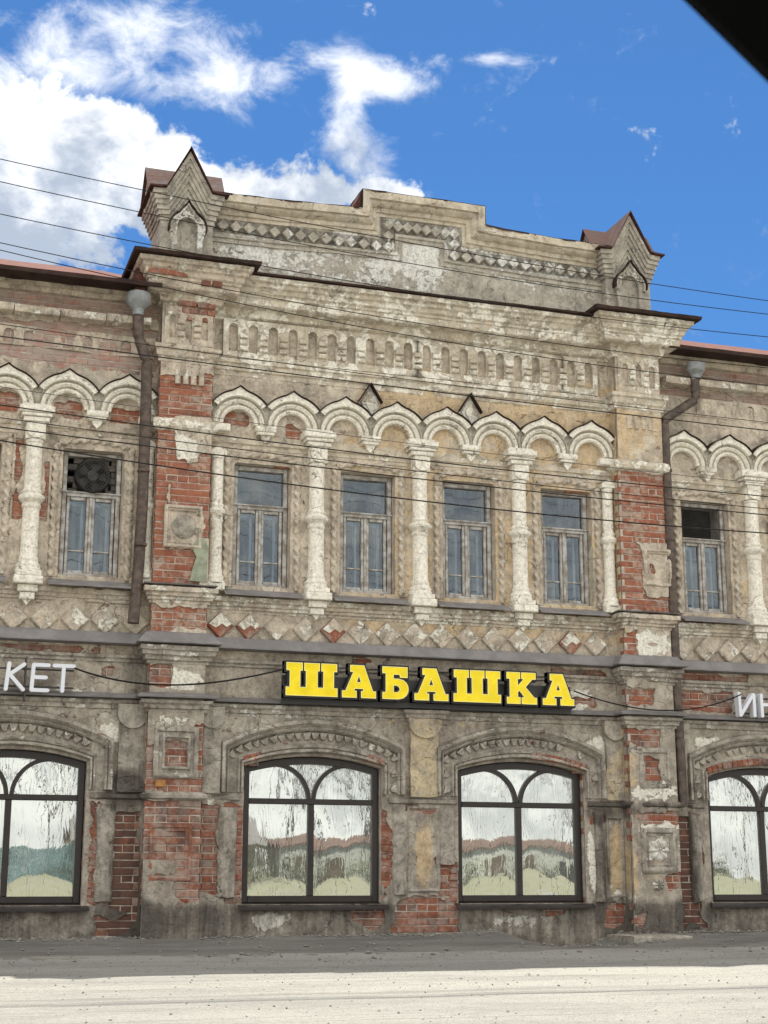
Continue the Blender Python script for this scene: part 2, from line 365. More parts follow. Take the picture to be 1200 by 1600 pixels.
def m_glass(name, refl, tint, grime, wav, dark_lines=0):
    m, t, b, o = mat(name); pos = t.n('ShaderNodeNewGeometry').outputs['Position']
    m.node_tree.nodes.remove(b)
    tr = t.n('ShaderNodeBsdfTransparent'); t.put(tr.inputs[0], tint)
    gl = t.n('ShaderNodeBsdfGlossy'); gl.inputs['Roughness'].default_value = .015; t.put(gl.inputs[0], (.83, .855, .80) if dark_lines else (.78, .90, 1.0))
    h = t.noise(t.mapv(pos, (8, 8, 1.1)), 1, 2, .45)
    f = t.m('MULTIPLY', t.step(t.noise(pos, 4, 7, .7), .42, .68), grime)
    dc = (.42, .42, .38)
    if dark_lines:                                  # thin wandering dark vertical lines across the pane
        sp = t.n('ShaderNodeSeparateXYZ'); t.put(sp.inputs[0], pos)
        nw = t.noise(t.mapv(pos, (3.2, 1, 1.5)), 1, 4, .55); nf = t.noise(t.mapv(pos, (22, 1, 2.2), (4, 0, 0)), 1, 3, .5)
        u = t.m('ADD', t.m('MULTIPLY', sp.outputs[0], 21), t.m('ADD', t.m('MULTIPLY', nw, 9.0), t.m('MULTIPLY', nf, 1.2)))
        fr_ = t.m('ABSOLUTE', t.m('SUBTRACT', t.m('FRACT', u), .5))
        ln = t.m('MULTIPLY', t.step(fr_, .085, .02), t.step(t.noise(t.mapv(pos, (7, 1, 2), (1, 0, 6)), 1, 4, .6), .40, .56))
        f = t.m('MAXIMUM', t.m('MAXIMUM', f, .20), t.m('MULTIPLY', ln, .72)); dc = t.mix(ln, (.42, .42, .38), (.10, .10, .085))
        h = t.m('ADD', h, t.m('MULTIPLY', t.m('SINE', t.m('MULTIPLY', u, 6.283)), .022))
    t.put(gl.inputs['Normal'], t.bump(h, wav))
    di = t.n('ShaderNodeBsdfDiffuse'); t.put(di.inputs[0], dc)
    fr = t.n('ShaderNodeFresnel'); fr.inputs[0].default_value = 1.5
    m1 = t.n('ShaderNodeMixShader'); t.put(m1.inputs[0], t.m('ADD', fr.outputs[0], refl, clamp=True)); t.L.new(tr.outputs[0], m1.inputs[1]); t.L.new(gl.outputs[0], m1.inputs[2])
    m2 = t.n('ShaderNodeMixShader'); t.put(m2.inputs[0], f); t.L.new(m1.outputs[0], m2.inputs[1]); t.L.new(di.outputs[0], m2.inputs[2])
    t.L.new(m2.outputs[0], o.inputs[0]); return m
M['pane'] = m_glass('old_window_glass', .075, (.78, .86, .92), .22, .003)
M['mirror'] = m_glass('mirror_film_glass', .66, (.35, .37, .36), .36, .0007, 1)

# ---------------------------------------------------------------- tagging helpers
def tag(o, label=None, cat=None, group=None, kind=None):
    for k, v in (('label', label), ('category', cat), ('group', group), ('kind', kind)):
        if v: o[k] = v
    return o
def empty(name, loc=(0, 0, 0)):
    o = bpy.data.objects.new(name, None); o.location = loc; o.empty_display_size = .2; COL.objects.link(o); return o
def inst(name, me, parent=None, loc=(0, 0, 0), m=None, rot=None, scale=None):
    o = bpy.data.objects.new(name, me); COL.objects.link(o); o.location = loc
    if parent: o.parent = parent
    if rot: o.rotation_euler = rot
    if scale: o.scale = scale
    if m:
        if not me.materials: me.materials.append(m)
        o.material_slots[0].link = 'OBJECT'; o.material_slots[0].material = m
    return o

# ================================================================ dimensions (metres)
PL0, PL1, PR0, PR1 = 2.96, 3.62, 9.10, 9.77       # pier edges
PY = -.21                                          # pier front
UPW = [(4.315, 'bay'), (5.68, 'bay'), (7.045, 'bay'), (8.42, 'bay'), (2.237, 'left'), (.80, 'left'), (10.48, 'right'), (11.93, 'right')]
GW = [1.47, 5.01, 7.70, 11.17]
def gtop(dx): return 1.93 + .13 * (1 - (dx / .86) ** 2)
def in_open(x, z):
    x = np.asarray(x, float); z = np.asarray(z, float); d = np.full(np.broadcast(x, z).shape, 9.0)
    for c, _ in UPW: d = np.minimum(d, np.maximum(np.abs(x - c) - .36, np.abs(z - 4.86) - .77))
    for c in GW: d = np.minimum(d, np.maximum(np.abs(x - c) - .85, np.maximum(.34 - z, z - gtop(x - c))))
    return d
B = empty('brick_building', (6.4, 0, 0)); B.matrix_world = Matrix.Translation((0, 0, 0))
tag(B, 'weathered two storey brick and plaster building with arched windows and stepped parapet', 'building')

# ================================================================ wall sheets with broken plaster
def sheet(name, x0, x1, z0, z1, y, res, patches, mt, zone, opening=True, thick=.034, seed=0, parent=None, noise=.085):
    nx = int((x1 - x0) / res) + 1; nz = int((z1 - z0) / res) + 1
    X, Z = np.meshgrid(np.linspace(x0, x1, nx), np.linspace(z0, z1, nz), indexing='ij')
    P3 = np.stack([X, Z, np.full_like(X, y)], -1)
    d = np.full(X.shape, 9.0); wob = fbm(P3, 4.5, 5, seed) * noise * 2.6 + fbm(P3, 22, 2, seed + 5) * noise * .45
    for (a, b, c, e) in patches:
        d = np.minimum(d, np.maximum(np.maximum(a - X, X - b), np.maximum(c - Z, Z - e)))
    d = np.where(d < 8, d + wob, d)
    if opening: d = np.minimum(np.minimum(d, in_open(X, Z)), np.where((X > 3.0) & (X < 9.72), 9.0, 7.65 - Z))
    Yd = y + fbm(P3, 3.0, 3, seed + 9) * .014 + fbm(P3, 14, 2, seed + 2) * .004
    V = np.stack([X, Yd, Z], -1).reshape(-1, 3).tolist(); I = np.arange(nx * nz).reshape(nx, nz)
    ins = d > 0
    k = ins[:-1, :-1].astype(int) + ins[1:, :-1] + ins[1:, 1:] + ins[:-1, 1:]
    full = k == 4
    F = np.stack([I[:-1, :-1], I[1:, :-1], I[1:, 1:], I[:-1, 1:]], -1)[full].tolist()
    ii, jj = np.nonzero((k > 0) & (k < 4)); cache = {}
    def ev(a, b):
        key = (a, b) if a < b else (b, a)
        if key not in cache:
            ia, ja = divmod(key[0], nz); ib, jb = divmod(key[1], nz); da, db = d[ia, ja], d[ib, jb]; t = da / (da - db); t = min(.98, max(.02, t))
            pa, pb = V[key[0]], V[key[1]]; q = [pa[c] + (pb[c] - pa[c]) * t for c in range(3)]
            V.append(q); V.append([q[0], y + thick, q[2]]); cache[key] = len(V) - 2
        return cache[key]
    for i, j in zip(ii, jj):
        cs = [(i, j), (i + 1, j), (i + 1, j + 1), (i, j + 1)]; poly = []; cut = []
        for q in range(4):
            a, b = cs[q], cs[(q + 1) % 4]; ia, ib = I[a], I[b]
            if ins[a]: poly.append(int(ia))
            if ins[a] != ins[b]:
                e = ev(int(ia), int(ib)); poly.append(e); cut.append(e)
        if len(poly) > 2: F.append(poly)
        if len(cut) == 2: F.append([cut[0], cut[1], cut[1] + 1, cut[0] + 1])
    mb = MB(); mb.V = V; mb.F = F
    return mb.build(name, mt, parent or B, zone=zone, recalc=False, smooth=40)

WALLP = [  # exposed brick patches in the wall: x0 x1 z0 z1
    (4.68, 4.80, 5.22, 5.62), (3.97, 4.17, .36, 1.45), (5.86, 5.97, .4, 1.45), (3.96, 4.12, 1.66, 1.95), (3.62, 3.86, .45, 1.5),
    (6.0, 6.85, .0, .42), (6.58, 6.85, .38, .85), (6.1, 6.62, 1.42, 1.5), (8.15, 8.95, 3.17, 3.26), (8.72, 8.80, 4.3, 4.85), (8.78, 9.1, .05, .33), (8.40, 8.62, 1.7, 1.95),
    (.2, 2.96, 6.66, 7.22), (.2, 2.96, 7.36, 7.62), (1.28, 1.42, 4.75, 5.7), (1.64, 1.80, 4.7, 5.45), (2.36, 2.50, .36, 1.5), (2.64, 2.96, .30, 1.38),
    (1.0, 2.4, 3.18, 3.28), (2.15, 2.3, 2.86, 2.95), (2.42, 2.58, 2.92, 3.03), (.9, 1.3, 5.99, 6.24), (1.7, 2.1, 5.98, 6.24), (2.42, 2.8, 5.98, 6.2), (3.8, 4.16, 6.06, 6.3), (4.62, 4.86, 5.98, 6.12),
    (9.78, 13, 7.4, 7.62), (9.78, 13, 7.08, 7.22), (9.9, 11, 3.16, 3.27), (9.86, 10.75, 2.78, 3.04), (10.4, 10.9, 2.6, 2.66), (9.86, 10.2, .05, 1.42), (9.9, 10.6, 3.9, 3.95),
    (3.7, 4.1, 2.44, 2.5), (5.5, 5.75, 3.2, 3.27), (8.45, 8.75, 2.8, 2.9), (8.64, 8.84, 1.32, 1.48), (7.95, 8.3, .16, .3), (5.45, 5.9, .1, .3), (9.98, 10.2, 1.7, 2.2), (2.5, 2.9, .02, .2), (4.8, 5.1, 6.72, 6.74), (2.4, 2.95, 3.78, 3.95), (8.62, 8.72, 5.2, 5.5), (3.84, 3.92, 4.2, 4.6)]
sheet('wall_plaster', -1.2, 13.4, -.28, 8.0, -.022, .026, WALLP, M['plaster'], (.22, .0, .12, 1), seed=1)
PLP = [(2.9, 3.7, 6.08, 6.62), (2.9, 3.15, 4.02, 5.92), (3.1, 3.7, 4.95, 5.5), (3.5, 3.7, 4.55, 5.6), (3.1, 3.5, 4.0, 4.45), (2.9, 3.7, 3.46, 3.75), (2.9, 3.2, 2.82, 3.03),
       (2.9, 3.12, 1.62, 2.12), (3.1, 3.7, 1.6, 1.8), (3.5, 3.7, 1.8, 2.4), (3.15, 3.45, 1.92, 2.2), (2.9, 3.7, .82, 1.5), (3.3, 3.7, .4, .9), (2.9, 3.5, .62, .72)]
sheet('pier_plaster', PL0 + .004, PL1 - .004, -.28, 7.5, PY - .022, .022, PLP, M['plaster'], (.25, .0, .15, 1), opening=False, seed=20, noise=.085)
PRP = [(9.0, 9.85, 4.93, 5.92), (9.0, 9.42, 4.02, 4.95), (9.4, 9.85, 4.02, 4.2), (9.45, 9.62, 4.48, 4.72), (9.0, 9.24, 3.46, 3.75), (9.0, 9.5, 2.8, 3.03), (9.0, 9.55, 2.28, 2.5), (9.3, 9.52, 1.85, 2.12),
       (9.0, 9.85, 1.34, 1.45), (9.55, 9.85, .45, .68), (9.0, 9.14, 1.2, 1.4), (9.0, 9.3, .02, .25)]
sheet('pier_plaster', PR0 + .004, PR1 - .004, -.28, 7.5, PY - .022, .022, PRP, M['plaster'], (.30, .12, .12, 1), opening=False, seed=33, noise=.085)
# mortar core behind the bricks: wall with openings, piers
mb = MB()
xs = sorted([-1.2, 13.4, 3.05, 9.70] + [c + s * .36 for c, _ in UPW for s in (-1, 1)])
for a, b in zip(xs[:-1], xs[1:]):
    op = any(abs((a + b) / 2 - c) < .36 for c, _ in UPW); tz = 8.0 if 3.05 < (a + b) / 2 < 9.70 else 7.655
    if op: mb.box(a, b, .007, .45, 3.3, 4.09); mb.box(a, b, .007, .45, 5.63, tz)
    else: mb.box(a, b, .007, .45, 3.3, tz)
xs = sorted([-1.2, 13.4] + [c + s * .85 for c in GW for s in (-1, 1)])
for a, b in zip(xs[:-1], xs[1:]):
    c = [c for c in GW if abs((a + b) / 2 - c) < .8]
    if c:
        c = c[0]; mb.box(a, b, .007, .45, -.4, .34)
        top = [(c + .85 - .17 * i, gtop(.85 - .17 * i)) for i in range(11)]
        mb.prism([(a, 3.3)] + top[::-1] + [(b, 3.3)], .007, .45)
    else: mb.box(a, b, .007, .45, -.4, 3.3)
mb.build('mortar_wall', M['mortar'], B, smooth=None)
for a, b in ((PL0, PL1), (PR0, PR1)):
    MB().box(a + .007, b - .007, PY + .007, .0, -.3, 7.5).build('mortar_pier', M['mortar'], B, smooth=None)
    # plaster on the pier flanks
    for x in (a, b):
        s = -1 if x == a else 1
        A = [[(x + s * .004, y, z) for z in np.arange(0, 7.51, .05)] for y in np.linspace(PY + .02, 0, 6)]
        MB().grid(A).build('pier_flank', M['plaster'], B, zone=(.2, 0, .2, 1), weather=.004)

# ---------------------------------------------------------------- bricks
CH, BH, BL, JT = .0837, .0725, .252, .0115
def brick_mesh(L, v, dep=.115, h=BH):
    mb = MB(); r = random.Random(v * 7 + int(L * 1000)); c = .005 + .003 * r.random()
    mb.cbox(-L / 2, L / 2, 0, dep, -h / 2, h / 2, c)
    mb.V = [(x + r.uniform(-.0025, .0025), y + (r.uniform(-.003, .004) if y < .05 else 0), z + r.uniform(-.0025, .0025)) for x, y, z in mb.V]
    return mb.mesh('brick', smooth=30)
BM = {}
def bmesh_for(L):
    L = max(.03, round(L / .02) * .02); v = random.randrange(4)
    if (L, v) not in BM: BM[(L, v)] = brick_mesh(L, v)
    return BM[(L, v)]
CAND = []      # (screen weight, mesh, location, material)
def wantbricks(x0, x1, y, patches, opening, matf, off=0.0, zlim=None, base=0.0):
    exts = [p for p in patches]
    for r in range(int(8.0 / CH)):
        z = base + (r + .5) * CH
        xa = x0 - (0 if r % 2 == 0 else BL / 2 + JT / 2) + off
        while xa < x1:
            a, b = max(xa, x0), min(xa + BL, x1); hdr = (r % 4 == 3)
            xa += BL + JT
            segs = [(a, b)] if not hdr or b - a < .2 else [(a, (a + b) / 2 - JT / 2), ((a + b) / 2 + JT / 2, b)]
            for a, b in segs:
                if b - a < .04: continue
                if not any(a < p[1] + .13 and b > p[0] - .13 and z + .04 > p[2] - .13 and z - .04 < p[3] + .13 for p in exts): continue
                if opening and float(in_open((a + b) / 2, z)) < -.0: continue
                if opening:
                    for c, _ in UPW:
                        if abs(z - 4.86) < .77 and a < c + .36 and b > c - .36:
                            if (a + b) / 2 > c: a = c + .36
                            else: b = c - .36
                    for c in GW:
                        if .34 < z < gtop((a + b) / 2 - c) and a < c + .85 and b > c - .85:
                            if (a + b) / 2 > c: a = c + .85
                            else: b = c - .85
                    if b - a < .035: continue
                dist = math.hypot((a + b) / 2, 18); wt = (b - a) / dist ** 2 * (1 if .2 < (a + b) / 2 < 12.1 else 0)
                core = any(a < p[1] and b > p[0] and z + .03 > p[2] and z - .03 < p[3] for p in exts)
                if not core: wt *= .5
                CAND.append((wt, bmesh_for(b - a), ((a + b) / 2, y + random.uniform(-.006, .0025), z + random.uniform(-.002, .002)), matf((a + b) / 2, z)))
def mf_wall(x, z):
    if 2.55 < x < 2.97 and z < 1.5: return M['brick_soot']
    if 9.82 < x < 10.25 and z < 1.5: return M['brick_soot']
    if z > 6.5: return M['brick_dusty']
    if z < 3.4: return M['brick_lower']
    return M['brick']
wantbricks(-.0, 13.2, -.0, WALLP, True, mf_wall)
wantbricks(PL0, PL1, PY, PLP, False, lambda x, z: M['brick_lower'] if z < 3.4 else M['brick'])
wantbricks(PR0, PR1, PY, PRP, False, lambda x, z: M['brick_lower'] if z < 3.4 else M['brick'], .05)
def brick_row(x0, x1, y, z, m, n=None, h=None):
    L = BL if n is None else (x1 - x0) / n - JT; x = x0
    while x + L <= x1 + .02:
        CAND.append((L / 400, bmesh_for(L), (x + L / 2, y + random.uniform(-.006, .006), z), m)); x += L + JT
# bricks bared on the mouldings of the left pier
for i in range(2): brick_row(2.74 - .02 * i, 3.16 + .06 * i, -.55 + .03 * i, 7.905 - CH * i, M['brick_lower'], 3 - i)
brick_row(3.32, 3.72, -.54, 7.905, M['brick_dusty'], 2); brick_row(3.38, 3.66, -.49, 7.75, M['brick_lower'], 2)
for i in range(3): brick_row(3.14 + (i % 2) * .06, 3.62, PY - .085 + .02 * i, 7.53 - CH * i, M['brick_lower'], 4 if i % 2 else 2)
brick_row(3.84, 4.10, -.35, 7.91, M['brick_lower'], 2); brick_row(4.15, 4.4, -.36, 7.91, M['brick_dusty'], 1)
CAND.sort(key=lambda q: -q[0])
for wt, me, loc, m in CAND[:300]: inst('brick', me, B, loc, m)
rest = {}
for wt, me, loc, m in CAND[300:]: rest.setdefault(m.name, []).append((me, loc, m))
mb = MB(); mids = []
mlist = []
for k, lst in rest.items():
    mlist.append(lst[0][2])
    for me, loc, m in lst:
        b = len(mb.V); mb.V.extend([(v.co.x + loc[0], v.co.y + loc[1], v.co.z + loc[2]) for v in me.vertices])
        for p in me.polygons: mb.F.append(tuple(b + i for i in p.vertices)); mids.append(len(mlist) - 1)
me = mb.mesh('brick', recalc=False, smooth=30)
for m in mlist: me.materials.append(m)
me.polygons.foreach_set('material_index', mids)
o = inst('brickwork', me, B); tag(o, kind='stuff')
print('bricks', len(CAND))

# ================================================================ mouldings
def mould(name, parts, mt, zone, weather=.006, chip=.02, seg=.045, seed=0):
    mb = MB()
    for a in parts: mb.run(*a[:4], **(a[4] if len(a) > 4 else {}), seg=seg)
    return mb.build(name, mt, B, zone=zone, weather=weather, chip=chip, smooth=26, wseed=seed)
BX0, BX1 = PL1 + .002, PR0 - .002
def zs(prof, dz): return [(p, z + dz) for p, z in prof]
CORN = [(.0, 7.46), (.05, 7.47), (.05, 7.50), (.10, 7.52), (.11, 7.58), (.13, 7.60), (.25, 7.615), (.27, 7.63), (.27, 7.71), (.29, 7.72), (.29, 7.75), (.32, 7.77), (.33, 7.82), (.36, 7.84), (.37, 7.88), (.41, 7.895), (.42, 7.95), (.0, 7.965)]
mould('main_cornice', [(BX0 - .35, BX1 + .35, 0, CORN)], M['cream'], (.50, .16, .04), .004, .022, seed=1)
mould('pier_cornice', [(PL0 + .06, PL1 - .02, PY + .02, zs(CORN, .03), dict(back=.3))], M['plaster'], (.42, .0, .16), .009, .045, seed=2)
mould('pier_cornice', [(PR0 + .02, PR1 - .06, PY + .02, zs(CORN, .03), dict(back=.3))], M['cream'], (.50, .08, .08), .006, .012, seed=3)
FRL = [(0, 6.73), (.03, 6.745), (.03, 6.80), (.055, 6.815), (.06, 6.89), (.085, 6.905), (.085, 6.955), (.05, 6.965), (0, 6.975)]
mould('frieze_moulding', [(BX0, BX1, 0, FRL)], M['cream'], (.50, .05, .05), .004, .02, seed=4)
mould('frieze_moulding', [(PL0, PL1, PY, zs(FRL, .03), dict(back=0))], M['plaster'], (.4, 0, .2), .009, .04, seed=5)
mould('frieze_moulding', [(PR0, PR1, PY, zs(FRL, .03), dict(back=0))], M['cream'], (.5, .1, .06), .006, .015, seed=6)
STR = [(0, 5.905), (.03, 5.915), (.065, 5.94), (.075, 5.985), (.065, 6.03), (.03, 6.055), (0, 6.06)]
mould('pier_string', [(PL0, PL1, PY, STR, dict(back=0))], M['cream'], (.55, 0, .1), .007, .02, seed=7)
mould('pier_string', [(PR0, PR1, PY, STR, dict(back=0))], M['cream'], (.55, .0, .1), .007, .03, seed=8)
LIN = [(0, 5.80), (.03, 5.81), (.03, 5.86), (.055, 5.87), (.055, 5.93), (.025, 5.94), (.02, 5.99), (0, 6.0)]
mould('lintel_string', [(BX0, BX1, 0, LIN)], M['cream'], (.42, .05, .16), .007, .025, seed=9)
mould('lintel_string', [(-1, PL0 - .05, 0, LIN)], M['plaster'], (.40, 0, .2), .009, .03, seed=10)
mould('lintel_string', [(PR1 + .05, 13, 0, LIN)], M['cream'], (.45, .1, .12), .007, .02, seed=11)
SILL = [(0, 3.735), (.03, 3.745), (.03, 3.775), (.06, 3.785), (.06, 3.815), (.085, 3.825), (.085, 3.86), (.12, 3.875), (.12, 3.93), (0, 3.94)]
mould('sill_cornice', [(BX0, BX1, 0, SILL)], M['plaster'], (.50, .05, .14), .008, .025, seed=12)
mould('sill_cornice', [(-1, PL0 - .0, 0, SILL)], M['plaster'], (.42, 0, .2), .010, .04, seed=13)
mould('sill_cornice', [(PR1 + .0, 13, 0, SILL)], M['plaster'], (.5, .05, .14), .008, .025, seed=14)
SILP = zs([(p * .9, z) for p, z in SILL], .045)
mould('pier_sill', [(PL0, PL1, PY, SILP, dict(back=0))], M['plaster'], (.45, 0, .18), .010, .04, seed=15)
mould('pier_sill', [(PR0, PR1, PY, SILP, dict(back=0))], M['plaster'], (.42, 0, .2), .012, .055, seed=16)
BAND = [(0, 3.04), (.02, 3.05), (.02, 3.085), (.045, 3.095), (.045, 3.125), (.07, 3.14), (.075, 3.17), (.0, 3.18)]
mould('band_moulding', [(BX0, BX1, 0, BAND)], M['lower'], (.35, .1, .22), .009, .03, seed=17)
mould('band_moulding', [(-1, PL0, 0, BAND)], M['lower'], (.40, .05, .25), .009, .03, seed=18)
mould('band_moulding', [(PR1, 13, 0, BAND)], M['lower'], (.42, .05, .2), .009, .035, seed=19)
BANP = [(0, 3.06), (.03, 3.075), (.03, 3.10), (.06, 3.115), (.065, 3.15), (.10, 3.17), (.105, 3.215), (.125, 3.225), (.125, 3.275), (0, 3.285)]
mould('pier_capital', [(PL0, PL1, PY, BANP, dict(back=0))], M['lower'], (.42, 0, .2), .010, .04, seed=20)
mould('pier_capital', [(PR0, PR1, PY, BANP, dict(back=0))], M['lower'], (.42, 0, .2), .010, .05, seed=21)
LOW = [(0, 2.50), (.025, 2.51), (.025, 2.54), (.05, 2.55), (.055, 2.59), (.085, 2.61), (.09, 2.645), (0, 2.655)]
mould('lower_string', [(BX0, BX1, 0, LOW)], M['lower'], (.40, .12, .2), .009, .03, seed=22)
mould('lower_string', [(-1, PL0, 0, LOW)], M['lower'], (.40, .05, .25), .009, .03, seed=23)
mould('lower_string', [(PR1, 13, 0, LOW)], M['lower'], (.40, .05, .22), .009, .03, seed=24)
mould('lower_string', [(PL0, PL1, PY, LOW, dict(back=0))], M['lower'], (.40, .0, .2), .011, .045, seed=25)
mould('lower_string', [(PR0, PR1, PY, LOW, dict(back=0))], M['lower'], (.35, .0, .28), .013, .06, seed=26)
BELT = [(0, 1.50), (.02, 1.51), (.05, 1.53), (.055, 1.565), (.0, 1.60)]
for i, (a, b) in enumerate(((2.36, PL0), (BX0, 4.10), (5.95, 6.83), (8.60, BX1), (PR1, 10.25), (12.1, 13))):
    mould('belt_course', [(a, b, 0, BELT)], M['lower'], (.15, .0, .45), .009, .03, seed=27 + i)
mould('belt_course', [(PL0, PL1, PY, BELT, dict(back=0))], M['lower'], (.15, 0, .42), .010, .04, seed=34)
mould('belt_course', [(PR0, PR1, PY, BELT, dict(back=0))], M['lower'], (.15, 0, .5), .012, .06, seed=35)
# wings: stone slab course under the eaves (each slab its own piece) and brick eaves band
for (x0, x1, n) in ((-1.0, PL0 - .12, 7), (PR1 + .12, 13.2, 7)):
    L = (x1 - x0) / n
    me = MB().run(-L / 2 + .004, L / 2 - .004, 0, [(0, 7.225), (.17, 7.235), (.18, 7.25), (.18, 7.325), (0, 7.345)], seg=.04).mesh('slab', zone=(.46, 0, .16), weather=.006, chip=.015)
    for i in range(n): inst('cornice_slab', me, B, (x0 + L * (i + .5), random.uniform(-.01, .01), random.uniform(-.004, .004)), M['plaster'])
mould('eaves_course', [(-1, PL0 - .1, 0, [(0, 7.55), (.06, 7.555), (.06, 7.61), (.12, 7.615), (.12, 7.68), (0, 7.69)])], M['plaster'], (.1, 0, .3), .008, .03, seed=40)
mould('eaves_course', [(PR1 + .1, 13.2, 0, [(0, 7.55), (.06, 7.555), (.06, 7.61), (.12, 7.615), (.12, 7.68), (0, 7.69)])], M['plaster'], (.1, 0, .3), .008, .03, seed=41)

# sheet metal flashings
def tin(name, parts, m, weather=.004, seed=0):
    mb = MB()
    for a in parts: mb.run(*a[:4], **(a[4] if len(a) > 4 else {}), seg=.06)
    return mb.build(name, m, B, weather=weather, smooth=25, wseed=seed)
ZB = [(0, 3.285), (.165, 3.29), (.18, 3.295), (.18, 3.31), (.165, 3.325), (.10, 3.43), (0, 3.45)]
tin('zinc_band', [(BX0, BX1, 0, ZB)], M['zinc'], seed=1); tin('zinc_band', [(-1, PL0, 0, ZB)], M['zinc'], seed=2); tin('zinc_band', [(PR1, 13, 0, ZB)], M['zinc'], seed=3)
ZP = [(0, 3.292), (.15, 3.297), (.165, 3.302), (.165, 3.316), (.15, 3.33), (.06, 3.435), (0, 3.455)]
tin('zinc_band', [(PL0, PL1, PY, ZP, dict(back=0))], M['zinc'], seed=4); tin('zinc_band', [(PR0, PR1, PY, ZP, dict(back=0))], M['zinc'], seed=5)
ZL = [(0, 2.662), (.14, 2.664), (.145, 2.685), (.10, 2.715), (0, 2.735)]
tin('zinc_ledge', [(BX0, BX1, 0, ZL)], M['zinc'], seed=6); tin('zinc_ledge', [(-1, PL0, 0, ZL)], M['zinc'], seed=7); tin('zinc_ledge', [(PR1, 13, 0, ZL)], M['zinc'], seed=8)
tin('zinc_ledge', [(PL0, PL1, PY, zs(ZL, .004), dict(back=0))], M['zinc'], seed=9); tin('zinc_ledge', [(PR0, PR1, PY, zs(ZL, .004), dict(back=0))], M['zinc'], seed=10)
TZ = [(.10, 7.967), (.455, 7.962), (.46, 7.985), (.10, 8.06), (-.1, 8.09)]
tin('cornice_flashing', [(BX0 - .3, BX1 + .3, 0, TZ)], M['darktin'], .006, 11)
TP = [(.20, 8.0), (.49, 7.99), (.50, 8.03), (.2, 8.09), (-.1, 8.11)]
tin('cornice_flashing', [(PL0 + .06, PL1 - .02, PY + .02, TP, dict(back=.6))], M['darktin'], .008, 12)
tin('cornice_flashing', [(PR0 + .02, PR1 - .06, PY + .02, TP, dict(back=.6))], M['darktin'], .008, 13)
PZ = [(0, 4.0), (.10, 4.0), (.11, 4.012), (0, 4.03)]
tin('zinc_ledge', [(PL0, PL1, PY, PZ, dict(back=0))], M['zinc'], .006, 14); tin('zinc_ledge', [(PR0, PR1, PY, PZ, dict(back=0))], M['zinc'], .006, 15)

# ================================================================ niche frieze
def niche_cell(w, zb, zt, nz0, nz1, nw):
    # plate cell of width w with a round-headed niche cut in it
    pts = [(-nw / 2, nz0), (-nw / 2, nz1 - nw / 2)] + [(-nw / 2 * math.cos(R(a)), nz1 - nw / 2 + nw / 2 * math.sin(R(a))) for a in range(20, 161, 20)] + [(nw / 2, nz1 - nw / 2), (nw / 2, nz0)]
    return [(-w / 2, zb), (w / 2, zb), (w / 2, zt), (-w / 2, zt)], pts
def frieze(x0, n, sp, y, zb, zt, nz0, nz1, nw, dep, mt, zone, weather, chip, blocks=True, seed=0, bt=(.4, 0, .1)):
    mb = MB()
    for i in range(n):
        c = x0 + sp * (i + .5); o, h = niche_cell(sp, zb, zt, nz0, nz1, nw)
        mb.prism([(c + p[0], p[1]) for p in o], y - dep, y, holes=[[(c + p[0], p[1]) for p in h]])
    f = mb.build('niche_frieze', mt, B, zone=zone, weather=weather, chip=chip, smooth=30, wseed=seed)
    if blocks:
        bw = sp - nw - .03; b = MB()
        for k in range(3): b.cbox(-bw / 2, bw / 2, -.034, .01, nz0 + .015 + k * .082, nz0 + .075 + k * .082, .01)
        me = b.mesh('block', zone=zone, weather=.006, smooth=30)
        for i in range(n - 1): inst('frieze_block', me, B, (x0 + sp * (i + 1), y - dep + random.uniform(-.004, .004), random.uniform(-.005, .005)), mt)
NSP = .2575
frieze(3.76, 20, NSP, 0, 6.965, 7.475, 7.05, 7.42, .118, .085, M['cream'], (.52, .22, .04), .004, .02)
frieze(PL0 + .03, 3, .20, PY, 7.0, 7.50, 7.08, 7.38, .075, .05, M['plaster'], (.40, 0, .2), .010, .03, seed=3)
frieze(PR0 + .04, 3, .20, PY, 7.0, 7.50, 7.08, 7.40, .085, .05, M['cream'], (.50, 0, .18), .010, .03, seed=4)
frieze(.1, 12, .235, 0, 6.86, 7.12, 6.89, 7.06, .12, .03, M['plaster'], (.15, 0, .3), .010, .04, False, 5)
frieze(PR1 + .05, 14, .225, 0, 6.84, 7.10, 6.87, 7.06, .10, .035, M['plaster'], (.25, 0, .25), .010, .03, False, 6)
# four short flutes under each pier frieze
for (x0, x1, mt, zn) in ((PL0 + .17, PL1 - .10, M['plaster'], (.45, 0, .15)), (PR0 + .13, PR1 - .12, M['plaster'], (.25, .4, .1))):
    n = 4; sp = (x1 - x0) / n
    mb = MB()
    for i in range(n):
        c = x0 + sp * (i + .5)
        mb.grid([[(c + sp * .36 * math.cos(R(a)), PY - .012 - .035 * math.sin(R(a)), z) for a in range(0, 181, 20)] for z in (6.50, 6.68)], None, True)
    mb.build('fluted_panel', mt, B, zone=zn, weather=.006, smooth=40)

